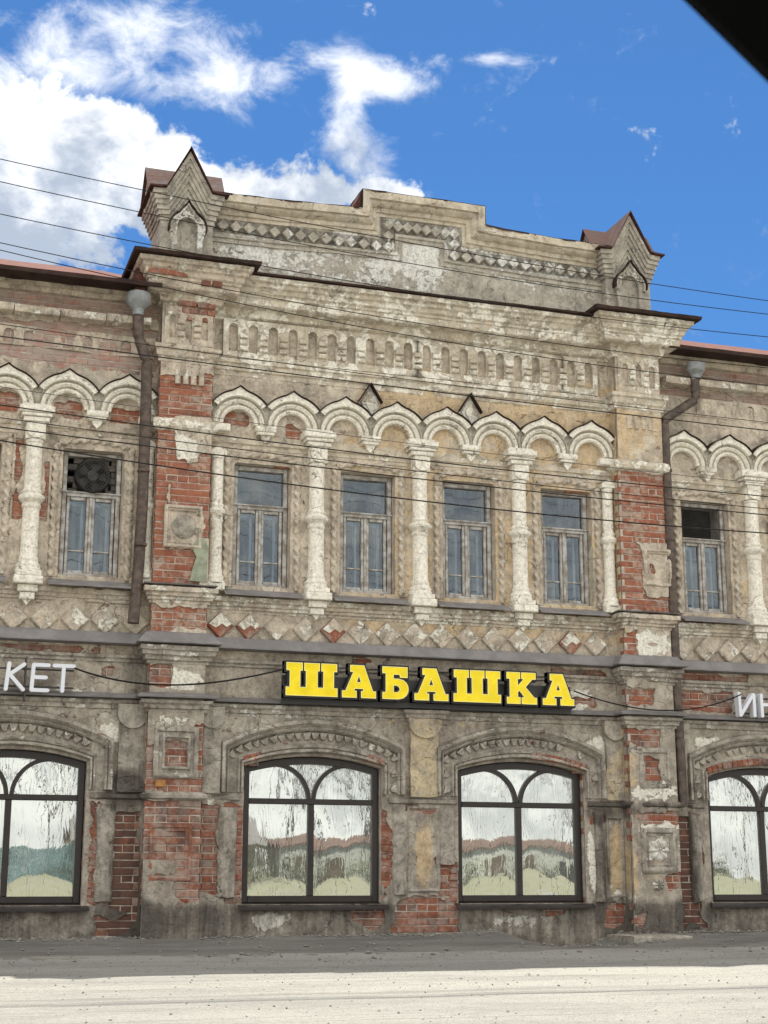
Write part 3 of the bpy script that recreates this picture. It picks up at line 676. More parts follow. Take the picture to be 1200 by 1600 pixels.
# ================================================================ kokoshnik arches
def kok_meshes(w):
    h = w / 2 - .001; zc = 6.10; Rr = .428
    out = []
    for i in range(25):
        x = -h + 2 * h * i / 24; a = abs(x)
        z = zc + math.sqrt(max(0, Rr ** 2 - a ** 2)); tip = max(0, 1 - a / .16); z += .055 * max(0, 1 - a / .12) ** 1.6
        out.append((x, z))
    # back plate with the round tympanum cut out
    ri = .200; inn = [(ri * math.cos(R(a)), zc + ri * math.sin(R(a))) for a in range(180, -1, -10)]
    mb = MB(); mb.prism([(-h, zc)] + out + [(h, zc)] + inn[::-1], -.055, 0)
    # rolled mouldings
    prof = [(.198, .03), (.198, .088), (.222, .104), (.244, .088), (.248, .040), (.268, .040), (.272, .098), (.297, .122), (.320, .102), (.324, .050), (.345, .050), (.348, .125)]
    A = []
    for a in range(180, -1, -6):
        k = min(1.0, 1.0); A.append([(min(h, max(-h, r * math.cos(R(a)))), -p, zc + r * math.sin(R(a))) for r, p in prof])
    mb.grid(A, .03)
    # cap band following the ogee top
    cap = []
    for (x, z) in out:
        d = math.hypot(x, z - zc); q = [(.348 / d, .125), (.356 / d, .138), (1 - .012 / d, .138), (1 - .001 / d, .115)]
        cap.append([(x * f, -p, zc + (z - zc) * f) for f, p in q])
    mb.grid(cap, .04)
    tinb = MB(); tinb.grid([[(x, -.02, z - .004), (x, -.160, z - .004), (x, -.163, z + .005), (x, -.02, z + .014)] for x, z in out], None)
    return mb.mesh('kokoshnik', zone=(.88, 0, .05), weather=.003, chip=.006, smooth=40), tinb.mesh('tin', smooth=30, weather=.004)
def kokoshniks(xs_, w, wl=None):
    a, b = kok_meshes(w)
    for x in xs_:
        k = inst('kokoshnik_arch', a, B, (x, random.uniform(-.006, .004), random.uniform(-.006, .006)), M['cream'])
        inst('tin_capping', b, k, (0, 0, 0), M['darktin'])
KX = [6.375 + (k - 3.5) * .684 for k in range(8)]
kokoshniks(KX, .684); kokoshniks([2.605, 1.888, 1.171, .454, -.263], .717); kokoshniks([10.16, 10.86, 11.56, 12.26], .70)
# lozenge ornaments in two of the valleys
me = MB()
for s_, p in ((1, .045), (.78, .06), (.74, .05), (.46, .075)):
    me.prism([(-.15 * s_, 0), (0, -.25 * s_), (.15 * s_, 0), (0, .235 * s_)], -p, 0)
meL = me.mesh('lozenge', zone=(.6, .05, .05), weather=.003)
tl = MB().grid([[(x, -.02, z), (x, -.13, z - .01), (x, -.13, z + .012), (x, -.02, z + .014)] for x, z in ((-.155, -.0), (0, .245), (.155, 0))], None).mesh('tin')
for x in (5.69, 7.06):
    k = inst('lozenge_ornament', meL, B, (x, 0, 6.555), M['plaster']); inst('tin_capping', tl, k, (0, 0, 0), M['darktin'])
# consoles between arches above each window, with a pendant drop
mb = MB(); mb.cbox(-.13, .13, -.13, 0, 6.03, 6.10, .01); mb.cbox(-.11, .11, -.115, 0, 5.985, 6.03, .008); mb.prism([(-.06, 5.985), (.07, 5.985), (.045, 5.93), (0, 5.885), (-.045, 5.93)], -.085, 0)
mb.grid([[(x, -.12 - .02 * math.sin(R(a)), 6.06 + .035 * math.cos(R(a))) for a in range(0, 181, 30)] for x in (-.125, .125)])
mc = mb.mesh('console', zone=(.62, 0, .1), weather=.005, smooth=35)
for x in [4.322, 5.69, 7.06, 8.43, 2.245, .81, 10.51, 11.91]: inst('arch_console', mc, B, (x, 0, 0), M['cream'])

# ================================================================ columns of the upper floor
def col_mesh(r=1.0, full=True):
    mb = MB(); cy = -.045
    prof = [(.150, 4.09), (.150, 4.12), (.138, 4.135), (.143, 4.165), (.125, 4.19), (.112, 4.21), (.118, 4.235), (.108, 4.262), (.101, 4.28), (.097, 4.84), (.105, 4.85), (.112, 4.875), (.104, 4.895), (.106, 4.915),
            (.128, 4.935), (.150, 4.955), (.156, 4.985), (.140, 5.005), (.112, 5.015), (.108, 5.03), (.118, 5.05), (.110, 5.07), (.098, 5.085), (.094, 5.64), (.104, 5.65), (.104, 5.68)]
    mb.lathe([(q * r, z) for q, z in prof], 0, cy, 24, 150, 390)
    if full:
        mb.cbox(-.145, .145, -.195, 0, 4.03, 4.09, .008); mb.cbox(-.165, .165, -.225, 0, 3.935, 4.025, .008)
        mb.cbox(-.115, .115, -.165, 0, 3.85, 3.93, .008); mb.cbox(-.085, .085, -.14, 0, 3.765, 3.845, .008)
        mb.prism([(-.05, 3.765), (.05, 3.765), (0, 3.70)], -.10, 0)
        mb.cbox(-.115, .115, -.135, 0, 5.685, 5.88, .01)
        disc = [(.105 * math.cos(R(a)), 5.79 + .10 * math.sin(R(a))) for a in range(180, 361, 15)]
        mb.prism([(-.105, 5.88)] + disc + [(.105, 5.88)], -.165, -.13)
        mb.cbox(-.15, .15, -.185, 0, 5.885, 5.94, .008); mb.cbox(-.175, .175, -.205, 0, 5.945, 5.985, .008); mb.cbox(-.205, .205, -.225, 0, 5.99, 6.07, .015); mb.cbox(-.17, .17, -.17, 0, 6.07, 6.105, .01)
    else:
        mb.cbox(-.11, .11, -.14, 0, 4.0, 4.09, .008); mb.prism([(-.1, 5.685), (.1, 5.685), (0.1, 5.74), (0, 5.80), (-.1, 5.74)], -.12, 0); mb.cbox(-.13, .13, -.15, 0, 5.99, 6.08, .01)
    return mb.mesh('column', zone=(.86 if full else .72, .0, .06), weather=.003, chip=.008, smooth=35)
cm, ch = col_mesh(), col_mesh(.78, False)
for x in (5.0, 6.365, 7.735, 1.53, .095, 11.19): inst('baluster_column', cm, B, (x, 0, 0), M['cream'])
for x in (3.735, 9.01, 2.88): inst('half_column', ch, B, (x, .0, 0), M['cream'])

# ================================================================ upper windows
def rope(mb, pts, r, turns=15.0):
    P = [Vector(p) for p in pts]; A = []; L = 0
    for i, p in enumerate(P):
        if i: L += (p - P[i - 1]).length
        t = (P[min(i + 1, len(P) - 1)] - P[max(i - 1, 0)]).normalized(); u = Vector((0, -1, 0)); v = t.cross(u).normalized()
        row = []
        for j in range(15):
            a = math.pi * 2 * j / 14; rr = r * (1 + .34 * math.cos(2 * a + L * turns * 2 * math.pi / 1.0))
            row.append(tuple(p + (u * math.cos(a) + v * math.sin(a)) * rr))
        A.append(row)
    mb.grid(A)
def pane_mesh(w_, h_, bulge, ny=.03, seed=0, top=None):
    nx, nz = max(3, int(w_ / ny)), max(3, int(h_ / ny)); xs_ = np.linspace(-w_ / 2, w_ / 2, nx + 1); zz = np.linspace(0, h_, nz + 1)
    X, Z = np.meshgrid(xs_, zz, indexing='ij')
    P = np.stack([X, Z, np.full_like(X, seed * 3.7)], -1)
    Y = fbm(P * np.array([1, .35, 1]), 4.0, 2, seed) * bulge + bulge * .8 * (np.cos(X / w_ * math.pi) * np.sin(Z / h_ * math.pi))
    mb = MB(); mb.grid(np.stack([X, -Y, Z], -1)); return mb.mesh('pane', recalc=False, smooth=180)
WH0, WH1, WTR = 4.10, 5.62, 5.10
def upper_window_mesh():
    f = MB(); h = .345; y0 = .10
    f.cbox(-h, -h + .05, y0 - .02, y0 + .1, WH0, WH1, .006); f.cbox(h - .05, h, y0 - .02, y0 + .1, WH0, WH1, .006)
    f.cbox(-h + .051, h - .051, y0 - .015, y0 + .1, WH1 - .05, WH1, .006); f.cbox(-h + .051, h - .051, y0 - .025, y0 + .1, WH0, WH0 + .04, .006)
    f.cbox(-h + .051, h - .051, y0 - .02, y0 + .08, WTR - .03, WTR + .028, .006); f.cbox(-h - .01, h + .01, y0 - .045, y0 - .022, WTR + .012, WTR + .030, .004)
    for s in (-1, 1):                                  # two casements
        c = s * .149; q = .134
        f.cbox(c - q, c - q + .034, y0, y0 + .05, WH0 + .041, WTR - .031, .006); f.cbox(c + q - .034, c + q, y0, y0 + .05, WH0 + .041, WTR - .031, .006)
        f.cbox(c - q + .043, c + q - .043, y0 + .003, y0 + .05, WH0 + .041, WH0 + .075, .005); f.cbox(c - q + .043, c + q - .043, y0 + .003, y0 + .05, WTR - .070, WTR - .031, .005)
        f.cbox(c - q + .043, c + q - .043, y0 + .012, y0 + .04, 4.405, 4.423, .004)
    f.cbox(-.016, .016, y0 - .02, y0 + .005, WH0 + .042, WTR - .032, .006)
    # two-ply weathering
    i = MB()
    for s in (-1, 1):
        c = s * .149
        i.box(c - .125, c - .10, y0 + .16, y0 + .19, WH0, WTR); i.box(c + .055 * 1, c + .085, y0 + .16, y0 + .19, WH0, WTR); i.box(c - .084, c + .049, y0 + .162, y0 + .188, WH0, WH0 + .06); i.box(c - .084, c + .049, y0 + .162, y0 + .188, WTR - .1, WTR - .04)
    i.box(-.31, .31, y0 + .158, y0 + .188, WTR, WTR + .06)
    return f.mesh('frame', weather=.003, smooth=25), i.mesh('inner', smooth=None)
fm, im = upper_window_mesh()
pup = [pane_mesh(.59, WH1 - WTR - .07, .004, .04, k) for k in range(3)]; plo = [pane_mesh(.19, WTR - WH0 - .13, .003, .04, 5 + k) for k in range(3)]
def surround_mesh(side):
    mb = MB()
    for s in (-1, 1):
        mb.cbox(s * .395 - .03, s * .395 + .03, -.028, .01, 4.06, 5.70, .006)
        rope(mb, [(s * .445, -.03, z) for z in np.arange(4.06, 5.68, .018)], .036, 8.5)
        mb.cbox(s * .50 - .016, s * .50 + .016, -.03, .0, 4.06, 5.76, .006)
        A = [[(s * .362, -.028, z), (s * .352, .10, z)] for z in (4.06, 5.66)]; mb.grid(A, .06)
    rope(mb, [(x, -.03, 5.745 - .06 * (x / .42) ** 2) for x in np.arange(-.42, .421, .018)], .034, 8.5)
    mb.prism([(-.42, 5.655), (.42, 5.655)] + [(x, 5.735 - .06 * (x / .42) ** 2) for x in np.linspace(.42, -.42, 11)], -.025, 0)
    mb.grid([[(-.36, -.025, 5.655), (-.36, .1, 5.628)], [(.36, -.025, 5.655), (.36, .1, 5.628)]], .06)
    mb.prism([(-.52, 5.76), (.52, 5.76), (.52, 5.80), (-.52, 5.80)], -.035, 0)
    return mb.mesh('surround', zone=(.34, .12, .2), weather=.006, chip=.02, smooth=40)
sm = surround_mesh(0)
sl = MB()
sl.grid([[(x, -.225, 3.935), (x, -.225, 3.955), (x, -.20, 3.965), (x, .10, 4.09)] for x in np.linspace(-.485, .485, 12)], .08)
slm = sl.mesh('sill', weather=.008, smooth=25)
WIN = []
for k, (c, side) in enumerate(UPW):
    wn = inst('upper_window', fm, B, (c, 0, 0), M['wood']); WIN.append(wn)
    if side == 'bay' or k in (5, 7): inst('pane', pup[k % 3], wn, (0, .14, WTR + .03), M['pane'])
    for s in (-1, 1): inst('pane', plo[(k + s) % 3], wn, (s * .149, .135, WH0 + .07), M['pane'])
    inst('inner_sash', im, wn, (0, 0, 0), M['inner'])
    inst('rope_surround', sm, wn, (0, 0, 0), M['plaster'])
    inst('zinc_sill', slm, wn, (0, 0, 0), M['zinc'])
tag(WIN[4], 'old casement window with a fan instead of its top pane'); tag(WIN[6], 'old casement window with wire mesh over its open top')
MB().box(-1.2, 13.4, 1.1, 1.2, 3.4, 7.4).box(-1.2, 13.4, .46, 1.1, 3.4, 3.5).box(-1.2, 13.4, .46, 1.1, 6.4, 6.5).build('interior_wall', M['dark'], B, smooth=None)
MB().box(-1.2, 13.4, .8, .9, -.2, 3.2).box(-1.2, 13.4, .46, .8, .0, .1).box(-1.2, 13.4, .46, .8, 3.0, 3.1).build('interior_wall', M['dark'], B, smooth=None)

# ================================================================ frieze of lozenges between the floors
def diamond(h, p0, p1, f=.70):
    mb = MB(); q = [(0, -1), (1, 0), (0, 1), (-1, 0)]
    V = [(x * h, 0, z * h) for x, z in q] + [(x * h, -p0, z * h) for x, z in q] + [(x * h * f, -p1, z * h * f) for x, z in q]
    F = [(8, 9, 10, 11)] + [(a + i, a + (i + 1) % 4, a + 4 + (i + 1) % 4, a + 4 + i) for a in (0, 4) for i in range(4)]
    return mb.add(V, F)
dm = diamond(.164, .045, .060, .88).mesh('diamond', zone=(.46, .05, .02), smooth=20); dm2 = diamond(.164, .040, .066, .12).mesh('diamond', zone=(.46, .10, .02), smooth=20)
def rnd_inst(name, me, loc, m, jit=.004): return inst(name, me, B, (loc[0] + random.uniform(-jit, jit), loc[1] + random.uniform(-.004, .004), loc[2] + random.uniform(-jit, jit)), m, (0, R(random.uniform(-2, 2)), 0))
x = 3.815; i = 0
while x < 8.98:
    bk = i in (0, 1, 4, 13); d_ = rnd_inst('diamond_tile', dm2 if i in (5, 6, 7, 10) else dm, (x, -.012, 3.583), M['brick_lower'] if bk else M['plaster'])
    if bk:
        tag(d_, 'diamond that has lost part of its plaster and shows red brick'); u = random.uniform(-.3, .3)
        MB().prism([(-.14, .012), (-.05 + .05 * u, -.03 + .06 * u), (.02, .02), (.08 + .02 * u, -.02), (.135, .02), (.0, .155)], -.066, -.04).build('plaster_remnant', M['plaster'], d_, zone=(.6, 0, 0), weather=.004)
    x += .3535; i += 1
for x in np.arange(2.80, -1, -.352): rnd_inst('diamond_tile', dm, (x, -.012, 3.565), M['plaster'])
for x in np.arange(10.02, 13, .352): rnd_inst('diamond_tile', dm, (x, -.012, 3.583), M['plaster'])

# ================================================================ pier ornaments
def sq_frame(cx, cz, w_, h_, y, prof, mt, zone, weather=.006, chip=.02, seed=0, name='square_frame'):
    P = [(-1, -1), (1, -1), (1, 1), (-1, 1), (-1, -1)]
    A = [[(cx + sx_ * (w_ / 2 - q), y - p, cz + sz * (h_ / 2 - q)) for q, p in prof] for sx_, sz in P]
    return MB().grid(A, .04).build(name, mt, B, zone=zone, weather=weather, chip=chip, smooth=38, wseed=seed)
FP = [(0, 0), (0, .03), (.015, .045), (.035, .045), (.045, .025), (.06, .035), (.075, .02), (.08, .0)]
sq_frame(3.30, 4.72, .46, .52, PY - .01, FP, M['plaster'], (.25, .0, .2), seed=1)
mb = MB(); mb.lathe([(0.0, 0), (.10, .0), (.135, .006), (.15, .02), (.155, .04)], 0, 0, 24); mb.V = [(v[0], v[2], v[1]) for v in mb.V]
rd = mb.mesh('roundel', zone=(.1, 0, .3), weather=.004); o = inst('roundel', rd, B, (3.31, PY - .045, 4.72), M['lower'])
sq_frame(9.62, 4.62, .40, .50, PY - .008, FP, M['plaster'], (.3, .35, .1), .010, .06, seed=2)
sq_frame(3.30, 2.05, .52, .58, PY - .01, [(0, 0), (0, .025), (.02, .04), (.05, .04), (.06, .015), (.09, .02), (.10, .045), (.125, .045), (.13, 0)], M['lower'], (.42, 0, .15), .008, .03, seed=3)
sq_frame(9.46, 2.0, .44, .50, PY - .01, [(0, 0), (0, .02), (.02, .03), (.05, .03), (.06, .01), (.08, .015), (.09, -.004)], M['lower'], (.38, .1, .15), .006, .02, seed=4)
sq_frame(9.47, .98, .50, .56, PY - .01, [(0, 0), (0, .03), (.03, .05), (.06, .05), (.075, .02), (.10, .03), (.11, .0)], M['lower'], (.30, .1, .25), .007, .02, seed=5)
sq_frame(3.27, .92, .48, .62, PY - .004, [(0, 0), (0, .02), (.03, .02), (.04, .008), (.07, .008), (.075, 0)], M['brick_lower'], None, .006, .02, seed=6)
MB().prism([(3.40, 4.07), (3.60, 4.06), (3.605, 4.50), (3.55, 4.60), (3.46, 4.56), (3.41, 4.47), (3.47, 4.36), (3.43, 4.22)], PY - .030, PY).build('green_paint_remnant', plain('faded_green_paint', (.30, .325, .235), .9, 0, .15, 9, .006), B, weather=.006, smooth=30)
inst('brick', bmesh_for(.13), B, (3.13, PY - .035, 1.69), plain('ochre_brick', (.42, .20, .06), .9, 0, .15, 12, .01))
# rosette: eight petals
A = []
for i in range(65):
    a = 2 * math.pi * i / 64; row = []
    for j in range(9):
        r = j / 8; lob = .5 + .5 * math.cos(8 * a); rr = r * (.128 + .022 * lob); hgt = (.045 * (1 - (2 * abs(r - .6)) ** 2) * (.35 + .65 * lob) + (.04 * max(0, 1 - r / .25))) if r < 1 else 0
        row.append((rr * math.cos(a), -max(0, hgt), rr * math.sin(a)))
    A.append(row)
MB().grid(A).build('rosette', M['lower'], B, loc=(9.47, PY - .02, .98), zone=(.75, 0, .1), weather=.003, smooth=50)
A2 = [[(x * .55, y, z * .55) for x, y, z in r] for r in A]
MB().grid(A2).build('rosette', M['lower'], B, loc=(9.44, PY - .016, .56), zone=(.5, 0, .2), weather=.008, smooth=50)

# ================================================================ ground floor arches, half pilasters, windows
APF = [(-.02, -.02), (0, .05), (.03, .065), (.10, .065), (.13, .035), (.16, .05), (.24, .055), (.30, .02), (.34, .016), (.62, .016), (.66, .05), (.72, .062), (.76, .04), (.80, .055), (.86, .072), (.97, .072), (1.0, .03), (1.0, -.01)]
def acurve(s, t):
    # t in [-1, 1] along jamb-arc-jamb
    a = .87 + .27 * s; zs_ = 1.955 + .24 * s; ap = 2.10 + .40 * s
    if abs(t) > .8:
        k = (abs(t) - .8) / .2; return (math.copysign(a, t), zs_ + (1.62 - zs_) * k)
    u = t / .8; return (a * u, zs_ + (ap - zs_) * (1 - abs(u) ** 2.0))
TS = [-1, -.93, -.86] + list(np.linspace(-.8, .8, 41)) + [.86, .93, 1]
def archivolt_mesh(seed, chip):
    mb = MB(); mb.grid([[(acurve(s, t)[0], -(p * 1.45 if p > 0 else p), acurve(s, t)[1]) for s, p in APF] for t in TS], .05)
    return mb.mesh('archivolt', zone=(.36, .06, .06), weather=.006, chip=chip, smooth=38, wseed=seed)
tooth = MB()
V = [(-.056, -.012, .048), (.056, -.012, .048), (.026, -.012, -.048), (-.026, -.012, -.048), (-.050, -.070, .040), (.050, -.070, .040), (.018, -.056, -.036), (-.018, -.056, -.036)]
tooth.add(V, [(4, 5, 6, 7), (0, 1, 5, 4), (1, 2, 6, 5), (2, 3, 7, 6), (3, 0, 4, 7)]); tm = tooth.mesh('tooth', zone=(.42, .03, .0), smooth=20)
def soffit_mesh():
    mb = MB(); mb.grid([[(x, -.05, gtop(x) + .055), (x, .0, gtop(x) + .035), (x, .02, gtop(x) + .01), (x, .12, gtop(x) + .0)] for x in np.linspace(-.86, .86, 40)], .05)
    return mb.mesh('soffit', zone=(.25, .05, .25), weather=.010, chip=.03, smooth=38)
def jamb_mesh(s):
    mb = MB()
    if 1:
        for r in range(int(1.6 / CH)):
            z = .36 + CH * r; mb.cbox(s * .91 - .052, s * .91 + .05, -.004 - random.uniform(0, .008), .13, z, z + BH, .007)
    return mb.mesh('jamb', smooth=25)
# voussoir bricks under each arch
vb = brick_mesh(.072, 9, .12, .13)
def gframe_mesh():
    f = MB(); y = .10; W2 = .84; fw = .075
    f.cbox(-W2, -W2 + fw, y - .03, y + .05, .36, 1.90, .006); f.cbox(W2 - fw, W2, y - .03, y + .05, .36, 1.90, .006)
    f.cbox(-W2 + fw, W2 - fw, y - .029, y + .05, .36, .36 + fw, .006)
    top = np.linspace(-W2, W2, 25)
    f.grid([[(x, y - .031, gtop(x) - .09), (x, y - .031, gtop(x) - .012), (x, y + .05, gtop(x) - .012), (x, y + .05, gtop(x) - .09), (x, y - .031, gtop(x) - .09)] for x in top])
    f.cbox(-W2 + fw, W2 - fw, y - .027, y + .045, 1.495, 1.56, .006); f.cbox(-.035, .035, y - .028, y + .045, .36 + fw, 1.495, .006)
    for s in (-1, 1):                                    # quarter-round glazing bars
        A = []
        for a in np.linspace(0, 96, 20):
            cx, cz, r = -s * .45, 1.54, .42; q = R(a); A.append([(cx + s * rr * math.cos(q), yy, cz + rr * math.sin(q)) for rr, yy in ((r - .024, y - .02), (r + .024, y - .02), (r + .024, y + .04), (r - .024, y + .04), (r - .024, y - .02))])
        f.grid(A)
    return f.mesh('gframe', smooth=30)
gf = gframe_mesh()
def upper_panes():
    res = []
    n = .02; xs_ = np.linspace(-.77, .77, 78); zz = np.linspace(1.55, 2.0, 24); X, Z = np.meshgrid(xs_, zz, indexing='ij')
    Y = fbm(np.stack([X, Z, X * 0], -1) * np.array([1, .7, 1]), 4.5, 3, 3) * .004
    xc = (X[:-1, :-1] + X[1:, 1:]) / 2; zc = (Z[:-1, :-1] + Z[1:, 1:]) / 2
    which = np.where(np.hypot(xc - .45, zc - 1.54) < .42, 1, np.where(np.hypot(xc + .45, zc - 1.54) < .42, -1, 0)); which = np.where((np.abs(xc) > .45), np.sign(xc), which)
    ok = zc < gtop(xc) - .03; I = np.arange(X.size).reshape(X.shape)
    Q = np.stack([I[:-1, :-1], I[1:, :-1], I[1:, 1:], I[:-1, 1:]], -1)
    for kk in (-1, 0, 1):
        mb = MB(); sel = Q[ok & (which == kk)]; u, inv = np.unique(sel, return_inverse=True); P = np.stack([X, -Y, Z], -1).reshape(-1, 3)[u]
        mb.V = [tuple(p) for p in P]; mb.F = [tuple(q) for q in inv.reshape(-1, 4).tolist()]; res.append(mb.mesh('pane', recalc=False, smooth=180))
    return res
ups = upper_panes()
sillm = MB().grid([[(x, -.10, .275), (x, -.10, .30), (x, -.085, .315), (x, .09, .365)] for x in np.linspace(-.90, .93, 10)]).mesh('gsill', weather=.004, smooth=25)
jms = [jamb_mesh(-1), jamb_mesh(1)]; som = soffit_mesh()
GWL = ['arched display window furthest left, partly out of view', 'arched display window left of the centre pilaster', 'arched display window right of the centre pilaster', 'arched display window at the right edge']
for k, c in enumerate(GW):
    a = inst('archivolt', archivolt_mesh(k * 3, (.02, .015, .02, .03)[k]), B, (c, 0, 0), M['lower'])
    tt = [t for t in np.linspace(-.97, .97, 25)]
    for q, t in enumerate(tt):
        if (k == 1 and t < -.82) or (k == 2 and t > .45 and random.random() < .7) or (k == 0 and t > .72) or (k == 3 and abs(t) < .7 and random.random() < .15): continue
        p0, p1 = acurve(.36, t), acurve(.62, t); ang = math.atan2(p1[0] - p0[0], p1[1] - p0[1])
        inst('arch_tooth', tm, B, (c + (p0[0] + p1[0]) / 2, random.uniform(-.014, -.004), (p0[1] + p1[1]) / 2), M['lower'], (0, ang, 0), (random.uniform(.85, 1.1), random.uniform(.6, 1.1), random.uniform(.9, 1.05)))
    g = inst('display_window', gf, B, (c, 0, 0), M['frame']); tag(g, GWL[k])
    for s in (-1, 1): inst('pane', pane_mesh(.75, 1.08, .0035 if k != 2 or s < 0 else .006, .03, 10 + k * 2 + s), g, (s * .40, .115, .43), M['mirror'])
    for u in ups: inst('pane', u, g, (0, .115, 0), M['mirror'])
    inst('window_sill', sillm, g, (0, 0, 0), M['frame'])
    inst('arch_soffit', som, B, (c, 0, 0), M['lower']); [tag(inst('brick_jamb', q, B, (c, .0, 0), M['brick_lower']), kind='stuff') for q in jms]
for k, c in enumerate(GW):
    for x in np.arange(-.84, .85, .076):
        if (k == 2 and x < .1) or k == 0 or (k == 1 and abs(x) < .62): continue
        ang = math.atan(-2 * .13 * x / .86 ** 2)
        inst('brick', vb, B, (c + x, -.088 + random.uniform(-.008, .006), gtop(x) + .072), M['brick_lower'], (0, -ang, 0), (.92, .8, .62))
# half pilasters with semicircular capital drops
def pilaster(x0, x1, z0, z1, mt, zone, seed=0, y=-.075, cap=True):
    mb = MB(); mb.grid([[(x0, 0, z), (x0, y, z), (x1, y, z), (x1, 0, z)] for z in (z0, z1)], .05)
    o = mb.build('pilaster', mt, B, zone=zone, weather=.007, chip=.02, smooth=35, wseed=seed)
    if cap:
        c = (x0 + x1) / 2; r = (x1 - x0) / 2 + .03
        m2 = MB(); m2.prism([(c - r, 2.60)] + [(c + r * math.cos(R(a)), 2.50 + min(r, .19) * math.sin(R(a))) for a in range(180, 361, 12)] + [(c + r, 2.60)], y - .04, 0)
        m2.build('pilaster_capital', mt, B, zone=zone, weather=.006, smooth=35, wseed=seed)
    return o
pilaster(6.22, 6.585, 1.60, 2.60, M['lower'], (.1, .62, .12), 1)
mould('lower_string', [(6.20, 6.605, -.08, LOW, dict(back=0))], M['lower'], (.3, .2, .2), .006, .01, seed=60)
pilaster(PL1 + .004, 3.86, 1.60, 2.60, M['lower'], (.35, 0, .15), 2); pilaster(8.86, PR0 - .004, 1.60, 2.60, M['lower'], (.25, .55, .2), 3)
pilaster(2.66, PL0 - .004, 1.60, 2.60, M['lower'], (.1, 0, .4), 4); pilaster(PR1 + .07, 10.02, 1.60, 2.6, M['lower'], (.25, .0, .35), 5)
def decayed(x0, x1, z0, z1, zone, seed, p=.06, m='lower'):
    # crumbling quarter column: lumpy vertical strip
    A = []
    for z in np.arange(z0, z1 + .001, .03):
        row = []
        for a in range(0, 181, 15):
            n = fbm(np.array([[x0 * 3 + a * .01, z, seed]]), 6, 3)[0]; e = .25 * fbm(np.array([[seed, z, 1.5]]), 5, 2)[0]
            row.append(((x0 + x1) / 2 - (x1 - x0) / 2 * (1 + e) * math.cos(R(a)), -(p * (1 + 1.0 * n)) * math.sin(R(a)) - .012, z))
        A.append(row)
    return MB().grid(A, None, True).build('colonnette', M[m], B, zone=zone, weather=.017, chip=.03, smooth=40, wseed=seed)
decayed(6.0, 6.19, .45, 1.50, (.10, 0, .3), 1); decayed(6.60, 6.80, .80, 1.50, (.12, 0, .28), 2); decayed(3.86, 4.08, .42, 1.45, (.30, 0, .22), 3)
decayed(2.46, 2.66, .38, 1.46, (.2, 0, .38), 4); decayed(8.68, 8.82, .35, 1.46, (.15, 0, .45), 5, .07); decayed(10.03, 10.2, .35, 1.46, (.25, 0, .4), 6, .07)
sq_frame(6.40, .98, .42, 1.02, -.012, [(0, 0), (0, .02), (.02, .035), (.04, .02), (.05, 0)], M['lower'], (.2, .1, .25), .006, .02, seed=7, name='panel_frame')
sq_frame(8.97, .9, .25, 1.0, -.012, [(0, 0), (0, .02), (.02, .03), (.04, .015), (.045, 0)], M['lower'], (.2, .2, .25), .006, .02, seed=8, name='panel_frame')

# ================================================================ attic: parapet, diamonds, turrets, roofs
LZ, HZ, SX0, SX1 = 9.14, 9.45, 5.56, 7.28
PX0, PX1 = 3.50, 9.22
A = []
outl = [(PX0, 7.95), (PX1, 7.95), (PX1, LZ - .02), (SX1 - .02, LZ - .02), (SX1 - .02, HZ - .02), (SX0 + .02, HZ - .02), (SX0 + .02, LZ - .02), (PX0, LZ - .02)]
MB().prism(outl, .03, .42).build('parapet_core', M['parapet'], B, zone=(.2, 0, .2), smooth=None)
def sheet2():
    x0, x1, z0, z1 = PX0, PX1, 7.98, HZ - .05; nx = int((x1 - x0) / .035); nz = int((z1 - z0) / .035)
    X, Z = np.meshgrid(np.linspace(x0, x1, nx), np.linspace(z0, z1, nz), indexing='ij'); P = np.stack([X, Z, X * 0], -1)
    Y = .012 + fbm(P, 2.5, 3) * .02 + fbm(P, 16, 2) * .005; I = np.arange(X.size).reshape(X.shape); Q = np.stack([I[:-1, :-1], I[1:, :-1], I[1:, 1:], I[:-1, 1:]], -1)
    ok = (Z[1:, 1:] < LZ - .04) | ((X[:-1, 1:] > SX0 + .05) & (X[1:, 1:] < SX1 - .05))
    mb = MB(); mb.V = np.stack([X, Y, Z], -1).reshape(-1, 3).tolist(); mb.F = Q[ok].tolist()
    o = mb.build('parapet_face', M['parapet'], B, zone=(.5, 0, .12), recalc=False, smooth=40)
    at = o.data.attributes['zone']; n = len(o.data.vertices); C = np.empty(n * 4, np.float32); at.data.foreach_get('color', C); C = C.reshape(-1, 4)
    z = Z.ravel(); x = X.ravel(); C[:, 0] = .50 + .1 * g2(x, z, 6.4, 8.75, .5, .2) - .35 * (z < 8.18); C[:, 2] += .54 * (z > LZ - .49) * (z < LZ - .27) * ((x < SX0 + .48) | (x > SX1 - .48)) + .54 * ((z > LZ - .27) & (x > SX0 + .28) & (x < SX1 - .28)) + .42 * np.clip((8.25 - z) / .2, 0, 1); at.data.foreach_set('color', C.ravel())  # dark bands behind the diamonds: recess shade painted into the colour
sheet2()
def stepped(qs, mt, zone, name, weather=.005, chip=.015, seed=0, x0=PX0, x1=PX1):
    A = []
    for (x, z, sx_, sz) in ((x0, LZ - .02, 0, 1), (x0 + .9, LZ - .01, 0, 1), (SX0 - .25, LZ + .03, 0, 1), (SX0, LZ + .045, 1, 1), (SX0, HZ, 1, 1), (SX1, HZ, -1, 1), (SX1, LZ + .045, -1, 1), (SX1 + .25, LZ + .02, 0, 1), (x1 - .9, LZ - .01, 0, 1), (x1, LZ - .02, 0, 1)):
        A.append([(x + sx_ * q, .03 - p, z - q) for q, p in qs])
    return MB().grid(A, .045, True).build(name, mt, B, zone=zone, weather=weather, chip=chip, smooth=38, wseed=seed)
